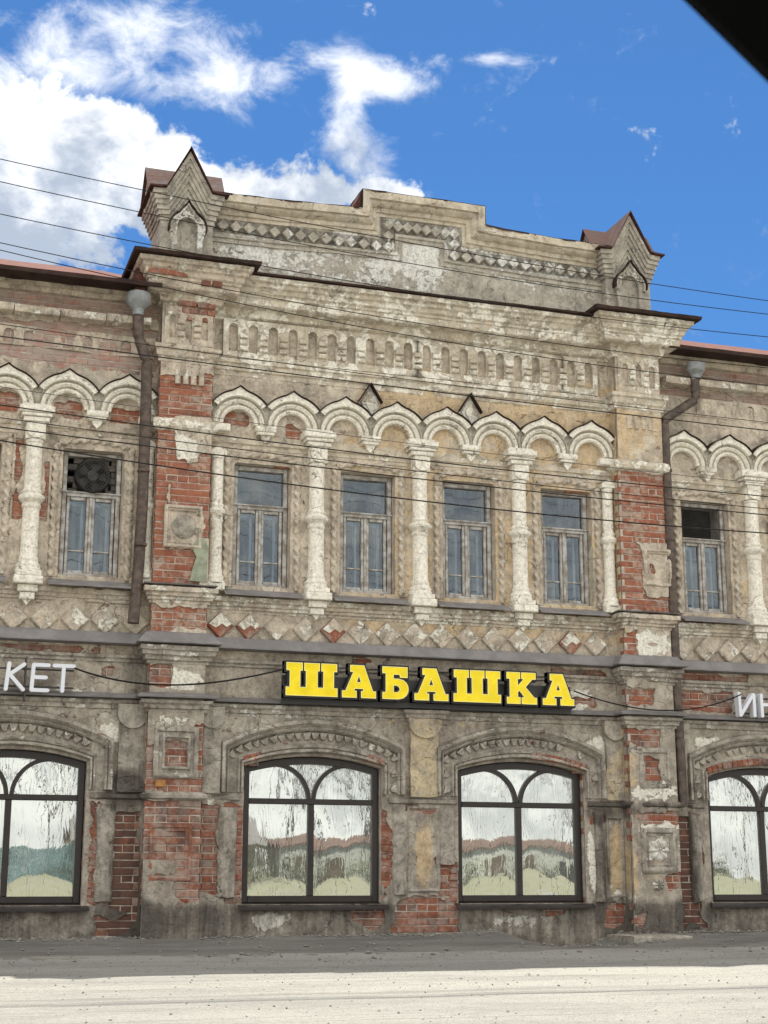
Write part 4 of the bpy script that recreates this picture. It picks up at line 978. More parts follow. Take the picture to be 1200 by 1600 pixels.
stepped([(0.0, 0), (.0, .20), (.095, .195), (.10, .155), (.125, .155), (.145, .135), (.165, .10), (.17, .075), (.225, .065), (.23, .04), (.275, .035), (.28, .0)], M['cream'], (.30, .05, .20), 'parapet_cornice', seed=3)
stepped([(.495, 0), (.495, .04), (.52, .045), (.535, .045), (.545, .025), (.575, .025), (.585, .035), (.60, .035), (.605, .0)], M['parapet'], (.40, .05, .15), 'parapet_frame', seed=4)
td = MB(); A = []
for (x, z) in ((PX0, LZ - .02), (PX0 + .9, LZ - .01), (SX0 - .25, LZ + .03), (SX0 - .01, LZ + .045), (SX0 - .01, HZ), (SX1 + .01, HZ), (SX1 + .01, LZ + .045), (SX1 + .25, LZ + .02), (PX1 - .9, LZ - .01), (PX1, LZ - .02)):
    A.append([(x, -.165, z - .012), (x, -.165, z + .012), (x, .45, z + .02)])
td.grid(A, .08); td.build('parapet_flashing', M['darktin'], B, weather=.010, smooth=25)
MB().grid([[(SX0 - .012 - .17 * t ** 1.5, .0 + y, HZ - .30 * t) for y in (-.10, .44)] for t in np.linspace(0, 1, 8)], None).add([(SX0 - .012 - .17 * t ** 1.5, -.095, HZ - .30 * t) for t in np.linspace(0, 1, 8)] + [(SX0 + .01, -.095, HZ - .30)], [tuple(range(9))]).build('step_flashing', M['rust'], B, smooth=40, weather=.004)
pd = diamond(.080, .040, .050, .9).mesh('diamond', zone=(.48, .05, .02), smooth=20)
DX = []
x = SX0 + .40
lowx = np.arange(SX0 + .395, PX0 + .1, -.1715); DX += [(q, LZ - .397) for q in lowx]
DX += [(SX0 + .395, LZ - .397 + .158 * k) for k in (1, 2)]
n = 7; hx = np.linspace(SX0 + .395, SX1 - .395, n + 1); DX += [(q, HZ - .395) for q in hx[1:]]
DX += [(SX1 - .395, LZ - .397 + .158 * k) for k in (0, 1)]; DX += [(q, LZ - .397) for q in np.arange(SX1 - .395 + .1715, PX1 - .1, .1715)]
for (q, z) in DX: rnd_inst('parapet_diamond', pd, (q, .008, z), M['parapet'], .002)

def turret(cx):
    core = .335; y0 = -.13; y1 = y0 + 2 * core; cy = (y0 + y1) / 2
    T = MB().box(cx - core, cx + core, y0, y1, 7.9, 8.95).box(cx - core - .03, cx + core + .03, y0 - .03, y1 + .03, 7.9, 8.20).build('turret', M['parapet'], B, zone=(.42, 0, .15), weather=.006, smooth=30)
    # corbelled gable layers, one set to each side
    K = 6; mb = MB()
    def path(k):
        w_ = core + .012 + .021 * k; ze = 8.66 + .062 * k; za = 9.02 + .095 * k; s = .215 + .013 * k
        return [(-w_, ze), (-s, ze + .01), (0, za), (s, ze + .01), (w_, ze)]
    for k in range(K):
        a, b = path(k), path(k + 1); w1 = a[-1][0]; poly = [(-w1, a[0][1])] + a[1:4] + [(w1, a[-1][1])] + [(w1, b[-1][1])] + b[3:0:-1] + [(-w1, b[0][1])]
        pr = core + .015 + .021 * k
        mb.prism([(cx + p[0], p[1]) for p in poly], cy - pr, cy + pr); c_ = core - .006; mb.prism([(cy + max(-c_, min(c_, p[0])), p[1] - .001 - (.15 if p[0] == 0 else 0)) for p in poly], cx - pr - .006, cx + pr + .006, axis='x')
    mb.build('gable_cornice', M['parapet'], T, zone=(.42, .03, .12), weather=.005, chip=.01, smooth=30)
    # ogee niche
    og = [(.225 * math.cos(R(a)), .215 * math.sin(R(a))) for a in range(-20, 61, 8)]; R_ = og + [(.07, .245), (.03, .29), (0, .345)]
    outer = R_ + [(-p[0], p[1]) for p in R_[-2::-1]]
    outer = [(.185, -.33)] + outer + [(-.185, -.33)]
    inn = [(.125, -.33)] + [(.13 * math.cos(R(a)), .02 + .13 * math.sin(R(a))) for a in range(0, 181, 15)] + [(-.125, -.33)]
    n = MB(); n.prism([(cx + p[0], 8.56 + p[1]) for p in outer], y0 - .07, y0, holes=[[(cx + p[0], 8.56 + p[1] + .003) for p in inn]])
    A = [[(cx + p[0] * f, y0 - q, 8.56 + p[1] * f + (0 if f == 1 else .0)) for f, q in ((.84, .07), (.88, .095), (.97, .10), (1.02, .09), (1.03, 0))] for p in outer[1:-1]]
    n.grid(A); 
    for a in range(20, 170, 22): n.lathe([(0.0, .0), (.018, .004), (.02, .02)], 0, 0, 6) if False else n.box(cx + .168 * math.cos(R(a)) - .015, cx + .168 * math.cos(R(a)) + .015, y0 - .092, y0 - .07, 8.58 + .168 * math.sin(R(a)) - .015, 8.58 + .168 * math.sin(R(a)) + .015)
    n.build('ogee_niche', M['parapet'], T, zone=(.5, 0, .15), weather=.004, smooth=30)
    MB().grid([[(cx + p[0] * f, y0 - q, 8.56 + p[1] * f + .004) for f, q in ((1.035, .0), (1.035, .125), (1.08, .125), (1.08, 0))] for p in outer[2:-2]]).build('niche_tin', M['darktin'], T, smooth=30)
    # crossed tin gables
    r = MB(); t = .018; ov = core + .165
    P = path(K); P = [(P[0][0] - .03, P[0][1] + .005), (P[1][0] - .0, P[1][1] + .012), (0, P[2][1] + .035), (P[3][0], P[3][1] + .012), (P[4][0] + .03, P[4][1] + .005)]
    for ax in ('y', 'x'):
        c1, c2 = (cx, cy) if ax == 'y' else (cy, cx)
        for i in range(4):
            q = [P[i], P[i + 1], (P[i + 1][0], P[i + 1][1] + t), (P[i][0], P[i][1] + t)]
            sp_ = [(c2 - ov, c2 + ov)] if ax == 'y' or i > 0 else [(c2 - ov, c2 - .335), (c2 + .335, c2 + ov)]
            for e0, e1 in sp_: r.prism([(c1 + p[0], p[1] + (0 if ax == 'y' else .002 - (.14 if p[0] == 0 else 0))) for p in q], e0, e1, axis=ax)
    r.build('gable_roof', M['rooftin'], T, weather=.006, smooth=25)
    return T
turret(3.245); turret(9.40)
# roofs
RF = MB()
for x0, x1 in ((-14, PL0 - .02), (PR1 + .02, 26)):
    RF.grid([[(x, -.44, 7.665), (x, -.44, 7.69), (x, 5.4, 10.14), (x, 9, 8.6)] for x in np.arange(x0, x1 + .01, .4 if False else (x1 - x0) / 40)], .7)
RF.build('wing_roof', M['rust'], B, weather=.012, smooth=25)
for x0, x1 in ((-1.2, PL0 - .05), (PR1 + .05, 13.4)):
    MB().grid([[(x, .0, 7.66), (x, -.43, 7.66), (x, -.43, 7.635), (x, -.455, 7.635), (x, -.455, 7.688), (x, -.0, 7.692)] for x in np.linspace(x0, x1, 30)]).build('eaves_board', M['darktin'], B, weather=.006, smooth=25)
MB().grid([[(x, .35, 8.1), (x, 6, 9.3), (x, 9, 8.5)] for x in (PL0, PR1)]).build('bay_roof', M['rust'], B)
MB().box(-14, -1.2, 0, 9, -.4, 7.66).box(13.4, 26, 0, 9, -.4, 7.66).box(-1.2, 13.4, 8.6, 9, -.4, 7.66).build('wing_wall', M['lower'], B, zone=(.3, 0, .2), smooth=None)

# ================================================================ downpipes
def pipe(pts, r, seed):
    P = [Vector(p) for p in pts]; o = []
    for a, b in zip(P[:-1], P[1:]):
        k = max(1, int((b - a).length / .06)); o += [a.lerp(b, t / k) for t in range(k)]
    o.append(P[-1]); return o
dpL = empty('downpipe', (2.64, -.24, 3.5)); tag(dpL, 'brown rusted downpipe with a grey cup at its top, left of the left pier', 'downpipe')
dpR = empty('downpipe', (9.84, -.2, 1.5)); tag(dpR, 'brown downpipe with a slanted elbow beside the right pier', 'downpipe')
def child(mb, name, m, root, **k):
    o = mb.build(name, m, root, **k); o.matrix_parent_inverse = Matrix.Translation(-root.location); return o
yL = -.26
child(MB().tube(pipe([(2.66, yL, 7.32), (2.67, yL, 7.05), (2.79, yL, 6.72), (2.80, yL + .02, 6.0), (2.805, yL + .04, 5.0), (2.79, yL + .06, 4.2), (2.75, yL + .04, 3.53)], 0, 0), .068, 14), 'pipe', M['pipe'], dpL, weather=.006, smooth=50)
for z in (6.55, 5.35, 4.45): child(MB().tube([(2.80, yL + .02, z), (2.80, yL + .02, z + .03)], .076, 14), 'pipe_joint', M['pipe'], dpL, smooth=40)
child(MB().lathe([(.068, 7.30), (.070, 7.38), (.135, 7.45), (.15, 7.47), (.15, 7.57), (.14, 7.585), (.10, 7.60), (.09, 7.58)], 2.655, yL - .02, 24), 'rain_hopper', M['galv'], dpL, smooth=40, weather=.004)
child(MB().box(2.60, 2.73, yL - .05, yL + .05, 7.6, 7.9), 'spout', M['rust'], dpL, smooth=None, weather=.005)
yR = -.2
child(MB().tube(pipe([(10.33, yR, 7.35), (10.33, yR, 7.06), (10.30, yR, 7.0), (9.90, yR, 6.73), (9.83, yR, 6.66), (9.83, yR, 5.0), (9.84, yR, 2.8), (9.86, yR, 1.52)], 0, 0), .062, 14), 'pipe', M['pipe'], dpR, weather=.006, smooth=50)
for z in (5.95, 5.0, 4.0, 2.4): child(MB().tube([(9.835, yR, z), (9.835, yR, z + .035)], .072, 14), 'pipe_joint', M['pipe'], dpR, smooth=40)
child(MB().lathe([(.062, 7.3), (.066, 7.36), (.105, 7.40), (.125, 7.42), (.13, 7.49), (.12, 7.53)], 10.335, yR - .02, 18, 0, 360), 'rain_hopper', M['galv'], dpR, smooth=40, weather=.03)

# ================================================================ signs
def off_edges(mb, loops, d, y0, y1):
    for l in loops:
        n = len(l)
        for i in range(n):
            a, b = Vector(l[i]), Vector(l[(i + 1) % n]); t = (b - a)
            if t.length < 1e-5: continue
            t.normalize(); nn = Vector((-t.y, t.x)); e = d
            q = [a - t * e - nn * d, b + t * e - nn * d, b + t * e + nn * d, a - t * e + nn * d]; j = random.uniform(0, .0012)
            mb.prism([(p.x, p.y) for p in q], y0 + j, y1)
SH = ([(0, 0), (1, 0), (1, .25), (.93, .25), (.93, .77), (.99, .77), (.99, 1), (.69, 1), (.69, .77), (.73, .77), (.73, .25), (.61, .25), (.61, .77), (.65, .77), (.65, 1), (.355, 1), (.355, .77), (.39, .77), (.39, .25), (.27, .25), (.27, .77), (.315, .77), (.315, 1), (.01, 1), (.01, .77), (.075, .77), (.075, .25), (0, .25)], [])
AA = ([(0, 0), (.42, 0), (.42, .2), (.345, .2), (.37, .28), (.62, .28), (.645, .2), (.57, .2), (.57, 0), (1, 0), (1, .2), (.915, .2), (.645, 1), (.24, 1), (.24, .8), (.335, .8), (.1, .2), (0, .2)], [[(.425, .47), (.565, .47), (.495, .70)]])
BB = ([(0, 0), (.62, 0), (.80, .04), (.92, .12), (.98, .22), (1, .31), (.98, .42), (.92, .51), (.80, .59), (.62, .63), (.42, .63), (.42, .77), (.68, .77), (.68, .68), (.96, .68), (.96, 1), (0, 1), (0, .8), (.13, .8), (.13, .2), (0, .2)], [[(.42, .2), (.56, .205), (.64, .24), (.68, .31), (.64, .38), (.56, .425), (.42, .43)]])
KK = ([(0, 0), (.44, 0), (.44, .2), (.36, .2), (.36, .37), (.42, .43), (.60, .2), (.50, .2), (.50, 0), (1, 0), (1, .2), (.92, .2), (.62, .54), (.86, .8), (.97, .8), (.97, 1), (.50, 1), (.50, .8), (.58, .8), (.40, .60), (.36, .56), (.36, .8), (.44, .8), (.44, 1), (0, 1), (0, .8), (.10, .8), (.10, .2), (0, .2)], [])
SG = empty('shop_sign', (6.42, -.30, 2.70)); tag(SG, 'yellow slab letters with black edges spelling ШАБАШКА above the display windows', 'sign')
WX = [(4.57, 5.203), (5.267, 5.687), (5.776, 6.104), (6.187, 6.619), (6.695, 7.315), (7.401, 7.799), (7.886, 8.308)]
SZ0, SZ1 = 2.747, 3.135
for (a, b), (ol, hl) in zip(WX, (SH, AA, BB, AA, SH, KK, AA)):
    f = lambda p: (a + (b - a) * p[0], SZ0 + (SZ1 - SZ0) * p[1])
    O = [f(p) for p in ol]; H = [[f(p) for p in h] for h in hl]
    body = MB().prism(O, -.315, -.21, holes=H); off_edges(body, [O] + H, .026, -.315, -.21)
    bo = child(body, 'letter', M['black'], SG, smooth=None, recalc=False)
    face = MB().prism(O, -.330, -.318, holes=H)
    fo = face.build('letter_face', M['yellow'], bo, smooth=None)
    ed = MB(); off_edges(ed, [O] + H, .0035, -.3325, -.318); ed.build('letter_trim', M['yedge'], bo, smooth=None)
child(MB().box(4.56, 8.33, -.20, -.15, 2.66, 2.72).box(4.56, 8.33, -.19, -.15, 2.80, 3.0), 'backing_rail', M['signgrey'], SG, smooth=None)
def stroke(mb, a, b, w_, y0, y1):
    a, b = Vector(a), Vector(b); t = (b - a).normalized(); n = Vector((-t.y, t.x)); h = w_ / 2; base = math.atan2(n.y, n.x); j = random.uniform(0, .002)
    poly = [(a.x + h * math.cos(base + R(q)), a.y + h * math.sin(base + R(q))) for q in range(0, 181, 20)] + [(b.x + h * math.cos(base + R(q)), b.y + h * math.sin(base + R(q))) for q in range(180, 361, 20)]
    mb.prism(poly, y0 + j, y1)
def wletters(root, data, y0=-.30, y1=-.20):
    for st in data:
        mb = MB()
        for a, b in st: stroke(mb, a, b, .042, y0, y1)
        child(mb, 'letter', M['white'], root, smooth=None)
t0, b0 = 2.985, 2.70
KS = empty('shop_sign', (1.6, -.25, 2.66)); tag(KS, 'white rounded letters КЕТ on the left wing, the end of a longer word', 'sign')
wletters(KS, [[((1.365, t0 + .005), (1.34, b0)), ((1.53, t0), (1.37, 2.865)), ((1.38, 2.86), (1.53, b0))],
              [((1.635, t0), (1.622, b0)), ((1.637, t0), (1.80, t0)), ((1.63, 2.845), (1.775, 2.845)), ((1.624, b0), (1.80, b0))],
              [((1.865, t0), (2.085, t0)), ((1.972, t0), (1.965, b0))]])
child(MB().box(1.545, 1.565, -.24, -.15, 2.58, 3.08).box(-.8, 2.1, -.17, -.15, 2.94, 2.96).box(-.8, 2.1, -.17, -.15, 2.74, 2.76), 'sign_bracket', M['signgrey'], KS, smooth=None)
IS = empty('shop_sign', (10.9, -.25, 2.66)); tag(IS, 'white rounded letters ИН on the right wing, the start of a longer word', 'sign')
wletters(IS, [[((10.70, t0 + .01), (10.71, b0 + .01)), ((10.72, b0 + .02), (10.91, t0)), ((10.92, t0), (10.92, b0 + .01))],
              [((11.03, t0), (11.035, b0 + .01)), ((11.03, 2.86), (11.20, 2.86)), ((11.21, t0), (11.21, b0))]])
child(MB().box(10.68, 11.5, -.19, -.15, 2.94, 2.96).box(10.68, 11.5, -.19, -.15, 2.74, 2.76), 'sign_bracket', M['signgrey'], IS, smooth=None)
def cable(pts, y, r, label, m='wire', n=40):
    x = [p[0] for p in pts]; z = [p[1] for p in pts]; c = np.polyfit(x, z, min(3, len(x) - 1)); xs_ = np.linspace(x[0], x[-1], n)
    o = MB().tube([(q, y, float(np.polyval(c, q))) for q in xs_], r, 6).build('cable', M[m], smooth=60); return tag(o, label, 'cable')
cable([(2.082, 2.958), (2.413, 2.872), (2.93, 2.808), (3.679, 2.857), (4.526, 3.046)], -.34, .011, 'black cable sagging between the КЕТ letters and the yellow sign')
cable([(8.292, 2.933), (8.706, 2.802), (9.244, 2.748), (9.794, 2.742), (10.263, 2.816), (10.68, 2.975)], -.37, .009, 'thin black cable sagging from the yellow sign to the ИН letters')

# ================================================================ exhaust fan and mesh
FN = empty('exhaust_fan', (2.237, .05, 5.33)); tag(FN, 'round black exhaust fan behind wire mesh in the top of a left window', 'fan')
cxf, czf = 2.237, 5.33
def yz(mb, cy): mb.V = [(cxf + v[0], cy + v[2], czf + v[1]) for v in mb.V]; return mb
child(yz(MB().lathe([(.175, 0), (.20, -.02), (.215, 0.0), (.215, .08), (.18, .1), (.175, 0)], 0, 0, 32), .05), 'housing_ring', M['black'], FN, smooth=40)
child(yz(MB().lathe([(0.0, -.03), (.06, -.03), (.075, -.01), (.075, .07), (0, .07)], 0, 0, 20), .06), 'hub', M['signgrey'], FN, smooth=40)
for k in range(5):
    a = k * 72; bl = MB().grid([[(r * math.cos(R(a + d)), r * math.sin(R(a + d)), .02 + .03 * (d / 30)) for d in (-20, 0, 22)] for r in (.06, .12, .172)])
    child(yz(bl, .07), 'blade', M['signgrey'], FN, smooth=40)
gr = MB()
for k in np.arange(-.30, .31, .030):
    for s in (1, -1):
        L = math.sqrt(max(.0, .205 ** 2 - k * k / 2 * 1.0)) if abs(k) < .28 else 0
        if L > .02:
            ox, oz = k / math.sqrt(2), -s * k / math.sqrt(2) * 1; d = Vector((s, 1)).normalized() if s == 1 else Vector((-1, 1)).normalized()
            ox, oz = (k * .7071, -k * .7071) if s == 1 else (k * .7071, k * .7071)
            L = math.sqrt(max(0, .205 ** 2 - k * k)) if abs(k) < .2 else 0
            if L: gr.tube([(cxf + ox - d.x * L, .022, czf + oz - d.y * L), (cxf + ox + d.x * L, .022, czf + oz + d.y * L)], .0028, 4)
child(gr, 'grille', M['wirelight'], FN, smooth=None)
for r in range(6):
    for q in range(4):
        z = 5.12 + r * .078; x0 = 1.95 + q * .15 + (r % 2) * .07
        if math.hypot(x0 + .065 - cxf, z + .03 - czf) > .17: inst('infill_brick', bmesh_for(.13), WIN[4], (x0 + .065 - 2.237, .17 + random.uniform(-.02, .02), z + .03), M['infill'])
wm = MB()
for k in range(24): wm.tube([(-.30 + k * .026, .09, 5.13), (-.30 + k * .026, .09, 5.60)], .0022, 4, False)
for k in range(18): wm.tube([(-.30, .089, 5.135 + k * .026), (.30, .089, 5.135 + k * .026)], .0022, 4, False)
wm.build('wire_mesh', M['wirelight'], WIN[6], smooth=None)

# ================================================================ overhead wires
WR = [(-4.0, .00516, -.10143, 7.39297), (-4.12, .00705, -.11076, 7.11019), (-4.24, .00732, -.10574, 6.72803), (-4.36, .00795, -.12017, 6.40323), (-4.48, .00872, -.14259, 6.29817),
      (-4.6, .00209, -.04259, 5.47544), (-4.72, .00134, -.03206, 5.31055), (-4.84, .00351, -.0622, 4.66664), (-4.96, .0026, -.05551, 4.51086), (-5.08, .00264, -.05304, 4.39092), (-5.2, .0066, -.09748, 4.27153), (-5.32, .00338, -.0641, 4.67749)]
WLAB = ['topmost overhead wire, crossing the sky and the left turret gable', 'second overhead wire from the top, passing the left turret below its roof', 'third overhead wire from the top, meeting the foot of the left turret',
        'overhead wire just above the left wing roof', 'lowest of the wires against the sky, touching the left cornice corner', 'upper of the two wires across the niche frieze moulding', 'thick wire just above the pointed arch row on the right',
        'thick wire passing over the arch imposts and column capitals', 'thin wire crossing the tops of the upper windows', 'thick wire crossing the upper window top panes', 'lowest thick overhead wire, crossing the upper panes and the left fan', 'faint grey wire over the small pointed arches']
for i, (y, a, b, c) in enumerate(WR):
    r = (.0042, .0042, .0042, .0042, .0042, .0036, .0055, .0055, .004, .0055, .0062, .003)[i]
    xs_ = np.linspace(-9, 22, 60)
    o = MB().tube([(q, y, a * q * q + b * q + c) for q in xs_], r, 6).build('overhead_wire', M['wirelight' if i in (11,) else 'wire'], smooth=60)
    tag(o, WLAB[i], 'wire', 'overhead wires crossing the facade')

# ================================================================ ground
def ground_z(X, Y):
    # pavement slopes gently from the wall to the road
    t = np.clip(-Y / 2.3, 0, 1); z = -.02 - .17 * t ** 1.2
    dip = bump2(X, 7.55, 8.72, .5) * np.clip(1 + Y / 1.6, 0, 1); z = z - dip * .17
    hump = np.exp(-((X - 7.15) / .35) ** 2 - ((Y + .25) / .4) ** 2) * .05; z = z + hump
    z = np.where(Y < -2.3, -.19 - .010 * (-Y - 2.3) * .5, z); return z
def terr(name, x0, x1, y0, y1, nx, ny, amp, mt, kind='structure', lift=0, edge=False):
    X, Y = np.meshgrid(np.linspace(x0, x1, nx), np.linspace(y0, y1, ny), indexing='ij'); P = np.stack([X, Y, X * 0], -1)
    Z = ground_z(X, Y) + (fbm(P, 1.3, 4, 2) + fbm(P, 9, 3, 4) * .35) * amp + lift
    if edge: Z = Z - np.clip((-Y - 1.9) / .6 + fbm(P, 1.2, 4, 8) * 1.6, 0, 1) * .03
    I = np.arange(X.size).reshape(X.shape); Q = np.stack([I[:-1, :-1], I[1:, :-1], I[1:, 1:], I[:-1, 1:]], -1).reshape(-1, 4)
    mb = MB(); mb.V = np.stack([X, Y, Z], -1).reshape(-1, 3).tolist(); mb.F = Q.tolist()
    o = mb.build(name, mt, recalc=False, smooth=60); tag(o, kind=kind); return o
def m_road():
    m, t, b, o = mat('dusty_road'); pos = t.n('ShaderNodeNewGeometry').outputs['Position']
    n1 = t.noise(t.mapv(pos, (.5, 1.4, 1)), 1.0, 9, .68, .3); n2 = t.noise(pos, 14, 7, .7); n3 = t.noise(pos, 70, 5, .75)
    c = t.mix(t.step(n1, .30, .68), (.31, .302, .282), (.42, .408, .372))
    c = t.mix(t.m('MULTIPLY', t.step(n2, .5, .7), .35), c, (.22, .205, .18))
    tr = t.m('MULTIPLY', t.step(t.noise(t.mapv(pos, (.12, 9, 1), (3, 0, 0)), 1.0, 5, .6), .58, .66), .42)
    c = t.mix(tr, c, (.17, .16, .145))
    vo = t.n('ShaderNodeTexVoronoi'); vo.inputs['Scale'].default_value = 34; t.put(vo.inputs['Vector'], pos)
    c = t.mix(1.0, c, t.ramp(n3, [(.28, (.50, .50, .51)), (.6, (1.15, 1.15, 1.13))]), 'MULTIPLY')
    c = t.mix(t.m('MULTIPLY', t.step(vo.outputs['Distance'], .22, .12), t.step(n2, .48, .55)), c, (.10, .095, .09))
    t.put(b.inputs['Base Color'], c); b.inputs['Roughness'].default_value = .95; b.inputs['Specular IOR Level'].default_value = .15
    t.put(b.inputs['Normal'], t.bump(t.m('ADD', t.m('MULTIPLY', n2, .5), t.m('MULTIPLY', n3, .8)), .04)); return m
def m_pave():
    m, t, b, o = mat('worn_asphalt'); pos = t.n('ShaderNodeNewGeometry').outputs['Position']
    n1 = t.noise(t.mapv(pos, (.6, 2.2, 1)), 1.0, 8, .65, .3); n2 = t.noise(pos, 16, 7, .7); n3 = t.noise(pos, 80, 4, .7)
    sy = t.n('ShaderNodeSeparateXYZ'); t.put(sy.inputs[0], pos)
    c = t.mix(t.step(n1, .38, .66), (.135, .128, .12), (.205, .195, .18))
    du = t.step(t.m('ADD', sy.outputs[1], t.m('MULTIPLY', t.m('SUBTRACT', n1, .5), 2.4)), -1.55, -2.15)
    c = t.mix(t.m('MULTIPLY', du, .85), c, (.36, .335, .29))
    wl = t.step(t.m('ADD', sy.outputs[1], t.m('MULTIPLY', t.m('SUBTRACT', n2, .5), .6)), -.42, -.18)
    c = t.mix(t.m('MULTIPLY', wl, .4), c, (.24, .225, .20))
    c = t.mix(1.0, c, t.ramp(n3, [(.25, (.6, .6, .6)), (.62, (1.15, 1.15, 1.12))]), 'MULTIPLY')
    t.put(b.inputs['Base Color'], c); b.inputs['Roughness'].default_value = .95; b.inputs['Specular IOR Level'].default_value = .15
    t.put(b.inputs['Normal'], t.bump(t.m('ADD', t.m('MULTIPLY', n2, .6), t.m('MULTIPLY', n3, .5)), .025)); return m
M['road'] = m_road(); M['pave'] = m_pave()
M['verge'] = plain('dusty_verge', (.25, .235, .19), .95, 0, .16, 1.2, .02, (.20, .205, .12))
M['earth'] = plain('bare_earth', (.27, .245, .20), .95, 0, .2, 1.5, .02)
terr('pavement', -9, 24, -2.9, .02, 420, 60, .020, M['pave'], edge=True)
terr('road', -25, 50, -24, -1.7, 300, 170, .014, M['road'])
o = MB().grid([[(x, y, -.52) for y in (-500, -100, -17, 0, 60, 500)] for x in (-500, -100, 0, 40, 100, 500)]).build('ground', M['earth'], smooth=None); tag(o, kind='structure')
o = MB().grid([[(x, y, -.33 + .06 * math.sin(x * .3) + min(1, max(0, (-23 - y) / 11)) * .75) for y in np.linspace(-90, -22, 18)] for x in np.linspace(-40, 70, 40)]).build('verge', M['verge'], smooth=60); tag(o, kind='structure')
# low concrete step beside the dip
cs = MB().cbox(8.72, 9.5, -.95, -.20, -.35, -.035, .02)
o = cs.build('concrete_step', M['lower'], zone=(.25, 0, .35), weather=.012, smooth=30); tag(o, 'low broken concrete step at the foot of the right pier', 'step')
# loose stones
def stones(name, n, fn, rmin, rmax, m, seed):
    r = np.random.default_rng(seed); mb = MB()
    base = np.array([(1, 0, 0), (-1, 0, 0), (0, 1, 0), (0, -1, 0), (0, 0, 1), (0, 0, -1)], float); fc = [(0, 2, 4), (2, 1, 4), (1, 3, 4), (3, 0, 4), (2, 0, 5), (1, 2, 5), (3, 1, 5), (0, 3, 5)]
    xy = fn(r, n); zz = ground_z(xy[:, 0], xy[:, 1])
    for i in range(n):
        s = rmin + (rmax - rmin) * r.random() ** 4; a = r.random() * 6.28; c_, s_ = math.cos(a), math.sin(a)
        v = base * (np.array([1.2, .9, .7]) * s) * r.uniform(.7, 1.2, (6, 1)); v = np.stack([v[:, 0] * c_ - v[:, 1] * s_, v[:, 0] * s_ + v[:, 1] * c_, v[:, 2]], -1)
        mb.add(v + np.array([xy[i, 0], xy[i, 1], zz[i] + s * .25]), fc)
    o = mb.build(name, m, recalc=False, smooth=None); tag(o, kind='stuff'); return o
M['stone'] = plain('grey_stones', (.24, .225, .20), .95, 0, .2, 12)
stones('gravel', 2600, lambda r, n: np.stack([r.uniform(-1, 11, n), -2.2 - 8 * r.random(n) ** 1.3], -1), .003, .014, M['stone'], 1)
stones('rubble', 3800, lambda r, n: np.stack([r.uniform(-.5, 13, n), np.where(r.random(n) < .75, -.03 - np.abs(r.normal(0, .13, n)), -2.3 * r.random(n))], -1), .005, .034, M['stone'], 2)

# ================================================================ far side of the street (seen in the panes)
def tree(x, y, h, leafy, seed, label, lm):
    r = random.Random(seed); T = empty('street_tree', (x, y, .3)); tag(T, label, 'tree')
    br = MB(); tips = []
    def grow(p, d, L, rad, dep):
        q = p + d * L; br.tube([p, (p + q) / 2 + Vector((r.uniform(-.04, .04), r.uniform(-.04, .04), 0)) * L, q], rad, 5, False, [rad, rad * .85, rad * .68])
        if dep == 0: tips.append(q); return
        if dep < 3: tips.append(q)
        for k in range(3 if dep > 1 else 4):
            nd = (d + Vector((r.uniform(-.75, .75), r.uniform(-.75, .75), r.uniform(-.05, .65)))).normalized(); grow(q if k else p.lerp(q, .8), nd, L * r.uniform(.62, .82), rad * .6, dep - 1)
    grow(Vector((x, y, .3)), Vector((0, 0, 1)), h * .28, h * .011, 6)
    child(br, 'trunk', M['bark'], T, recalc=False, smooth=60)
    lv = MB()
    for tp in tips:
        for k in range(leafy):
            c = tp + Vector((r.gauss(0, .45), r.gauss(0, .45), r.gauss(0, .4))); s = r.uniform(.05, .13); a = Vector((r.uniform(-1, 1), r.uniform(-1, 1), r.uniform(-1, 1))).normalized(); b = a.orthogonal().normalized()
            lv.add([c - a * s, c + b * s * .6, c + a * s, c - b * s * .6], [(0, 1, 2, 3)])
    if leafy: child(lv, 'crown', lm, T, recalc=False, smooth=None)
M['bark'] = plain('bark', (.075, .06, .048), .9, 0, .2, 8)
M['leaf'] = plain('spring_leaves', (.095, .125, .030), .7, 0, .2, 2); M['leaf2'] = plain('pale_leaves', (.12, .14, .045), .7, 0, .2, 2)
tree(3.0, -33, 9, 5, 1, 'leafy green tree across the street, reflected in the leftmost window', M['leaf']); tree(6.2, -37, 10, 4, 2, 'second leafy tree across the street, behind the first', M['leaf2'])
tree(-2, -40, 11, 4, 6, 'tall leafy tree far left across the street', M['leaf'])
tree(13.2, -31, 9, 1, 3, 'thin leafed tree across the street before the red roof', M['leaf2']); tree(33, -36, 10, 5, 4, 'leafy tree across the street at the far right', M['leaf']); tree(22, -48, 12, 1, 5, 'bare branched tree behind the low red roofed shed', M['leaf2'])
tree(17.5, -35, 8, 0, 8, 'bare tree before the low shed', M['leaf2']); tree(26, -36, 8, 0, 9, 'second bare tree before the low shed, further right', M['leaf2'])
SHD = empty('low_shed', (20, -40, -.3)); tag(SHD, 'long low shed with pale walls and a red brick coloured roof across the street', 'shed')
M['shedwall'] = plain('pale_shed_wall', (.60, .60, .54), .9, 0, .1, .6); M['shedroof'] = plain('red_shed_roof', (.15, .085, .068), .8, 0, .2, 1)
child(MB().box(14.6, 31, -44, -39, -.4, 1.9), 'wall', M['shedwall'], SHD, smooth=None)
child(MB().grid([[(x, -38.9, 1.82), (x, -38.9, 1.9), (x, -41.5, 2.42), (x, -44.4, 1.85)] for x in (14.2, 31.4)]), 'roof', M['shedroof'], SHD, smooth=None)
FE = empty('green_fence', (4, -36, .38)); tag(FE, 'low blue green board fence across the street', 'fence')
M['fencep'] = plain('blue_green_paint', (.10, .22, .24), .7, 0, .15, 2)
M['shedgate'] = plain('brown_gate', (.16, .11, .08), .8, 0, .2, 3)
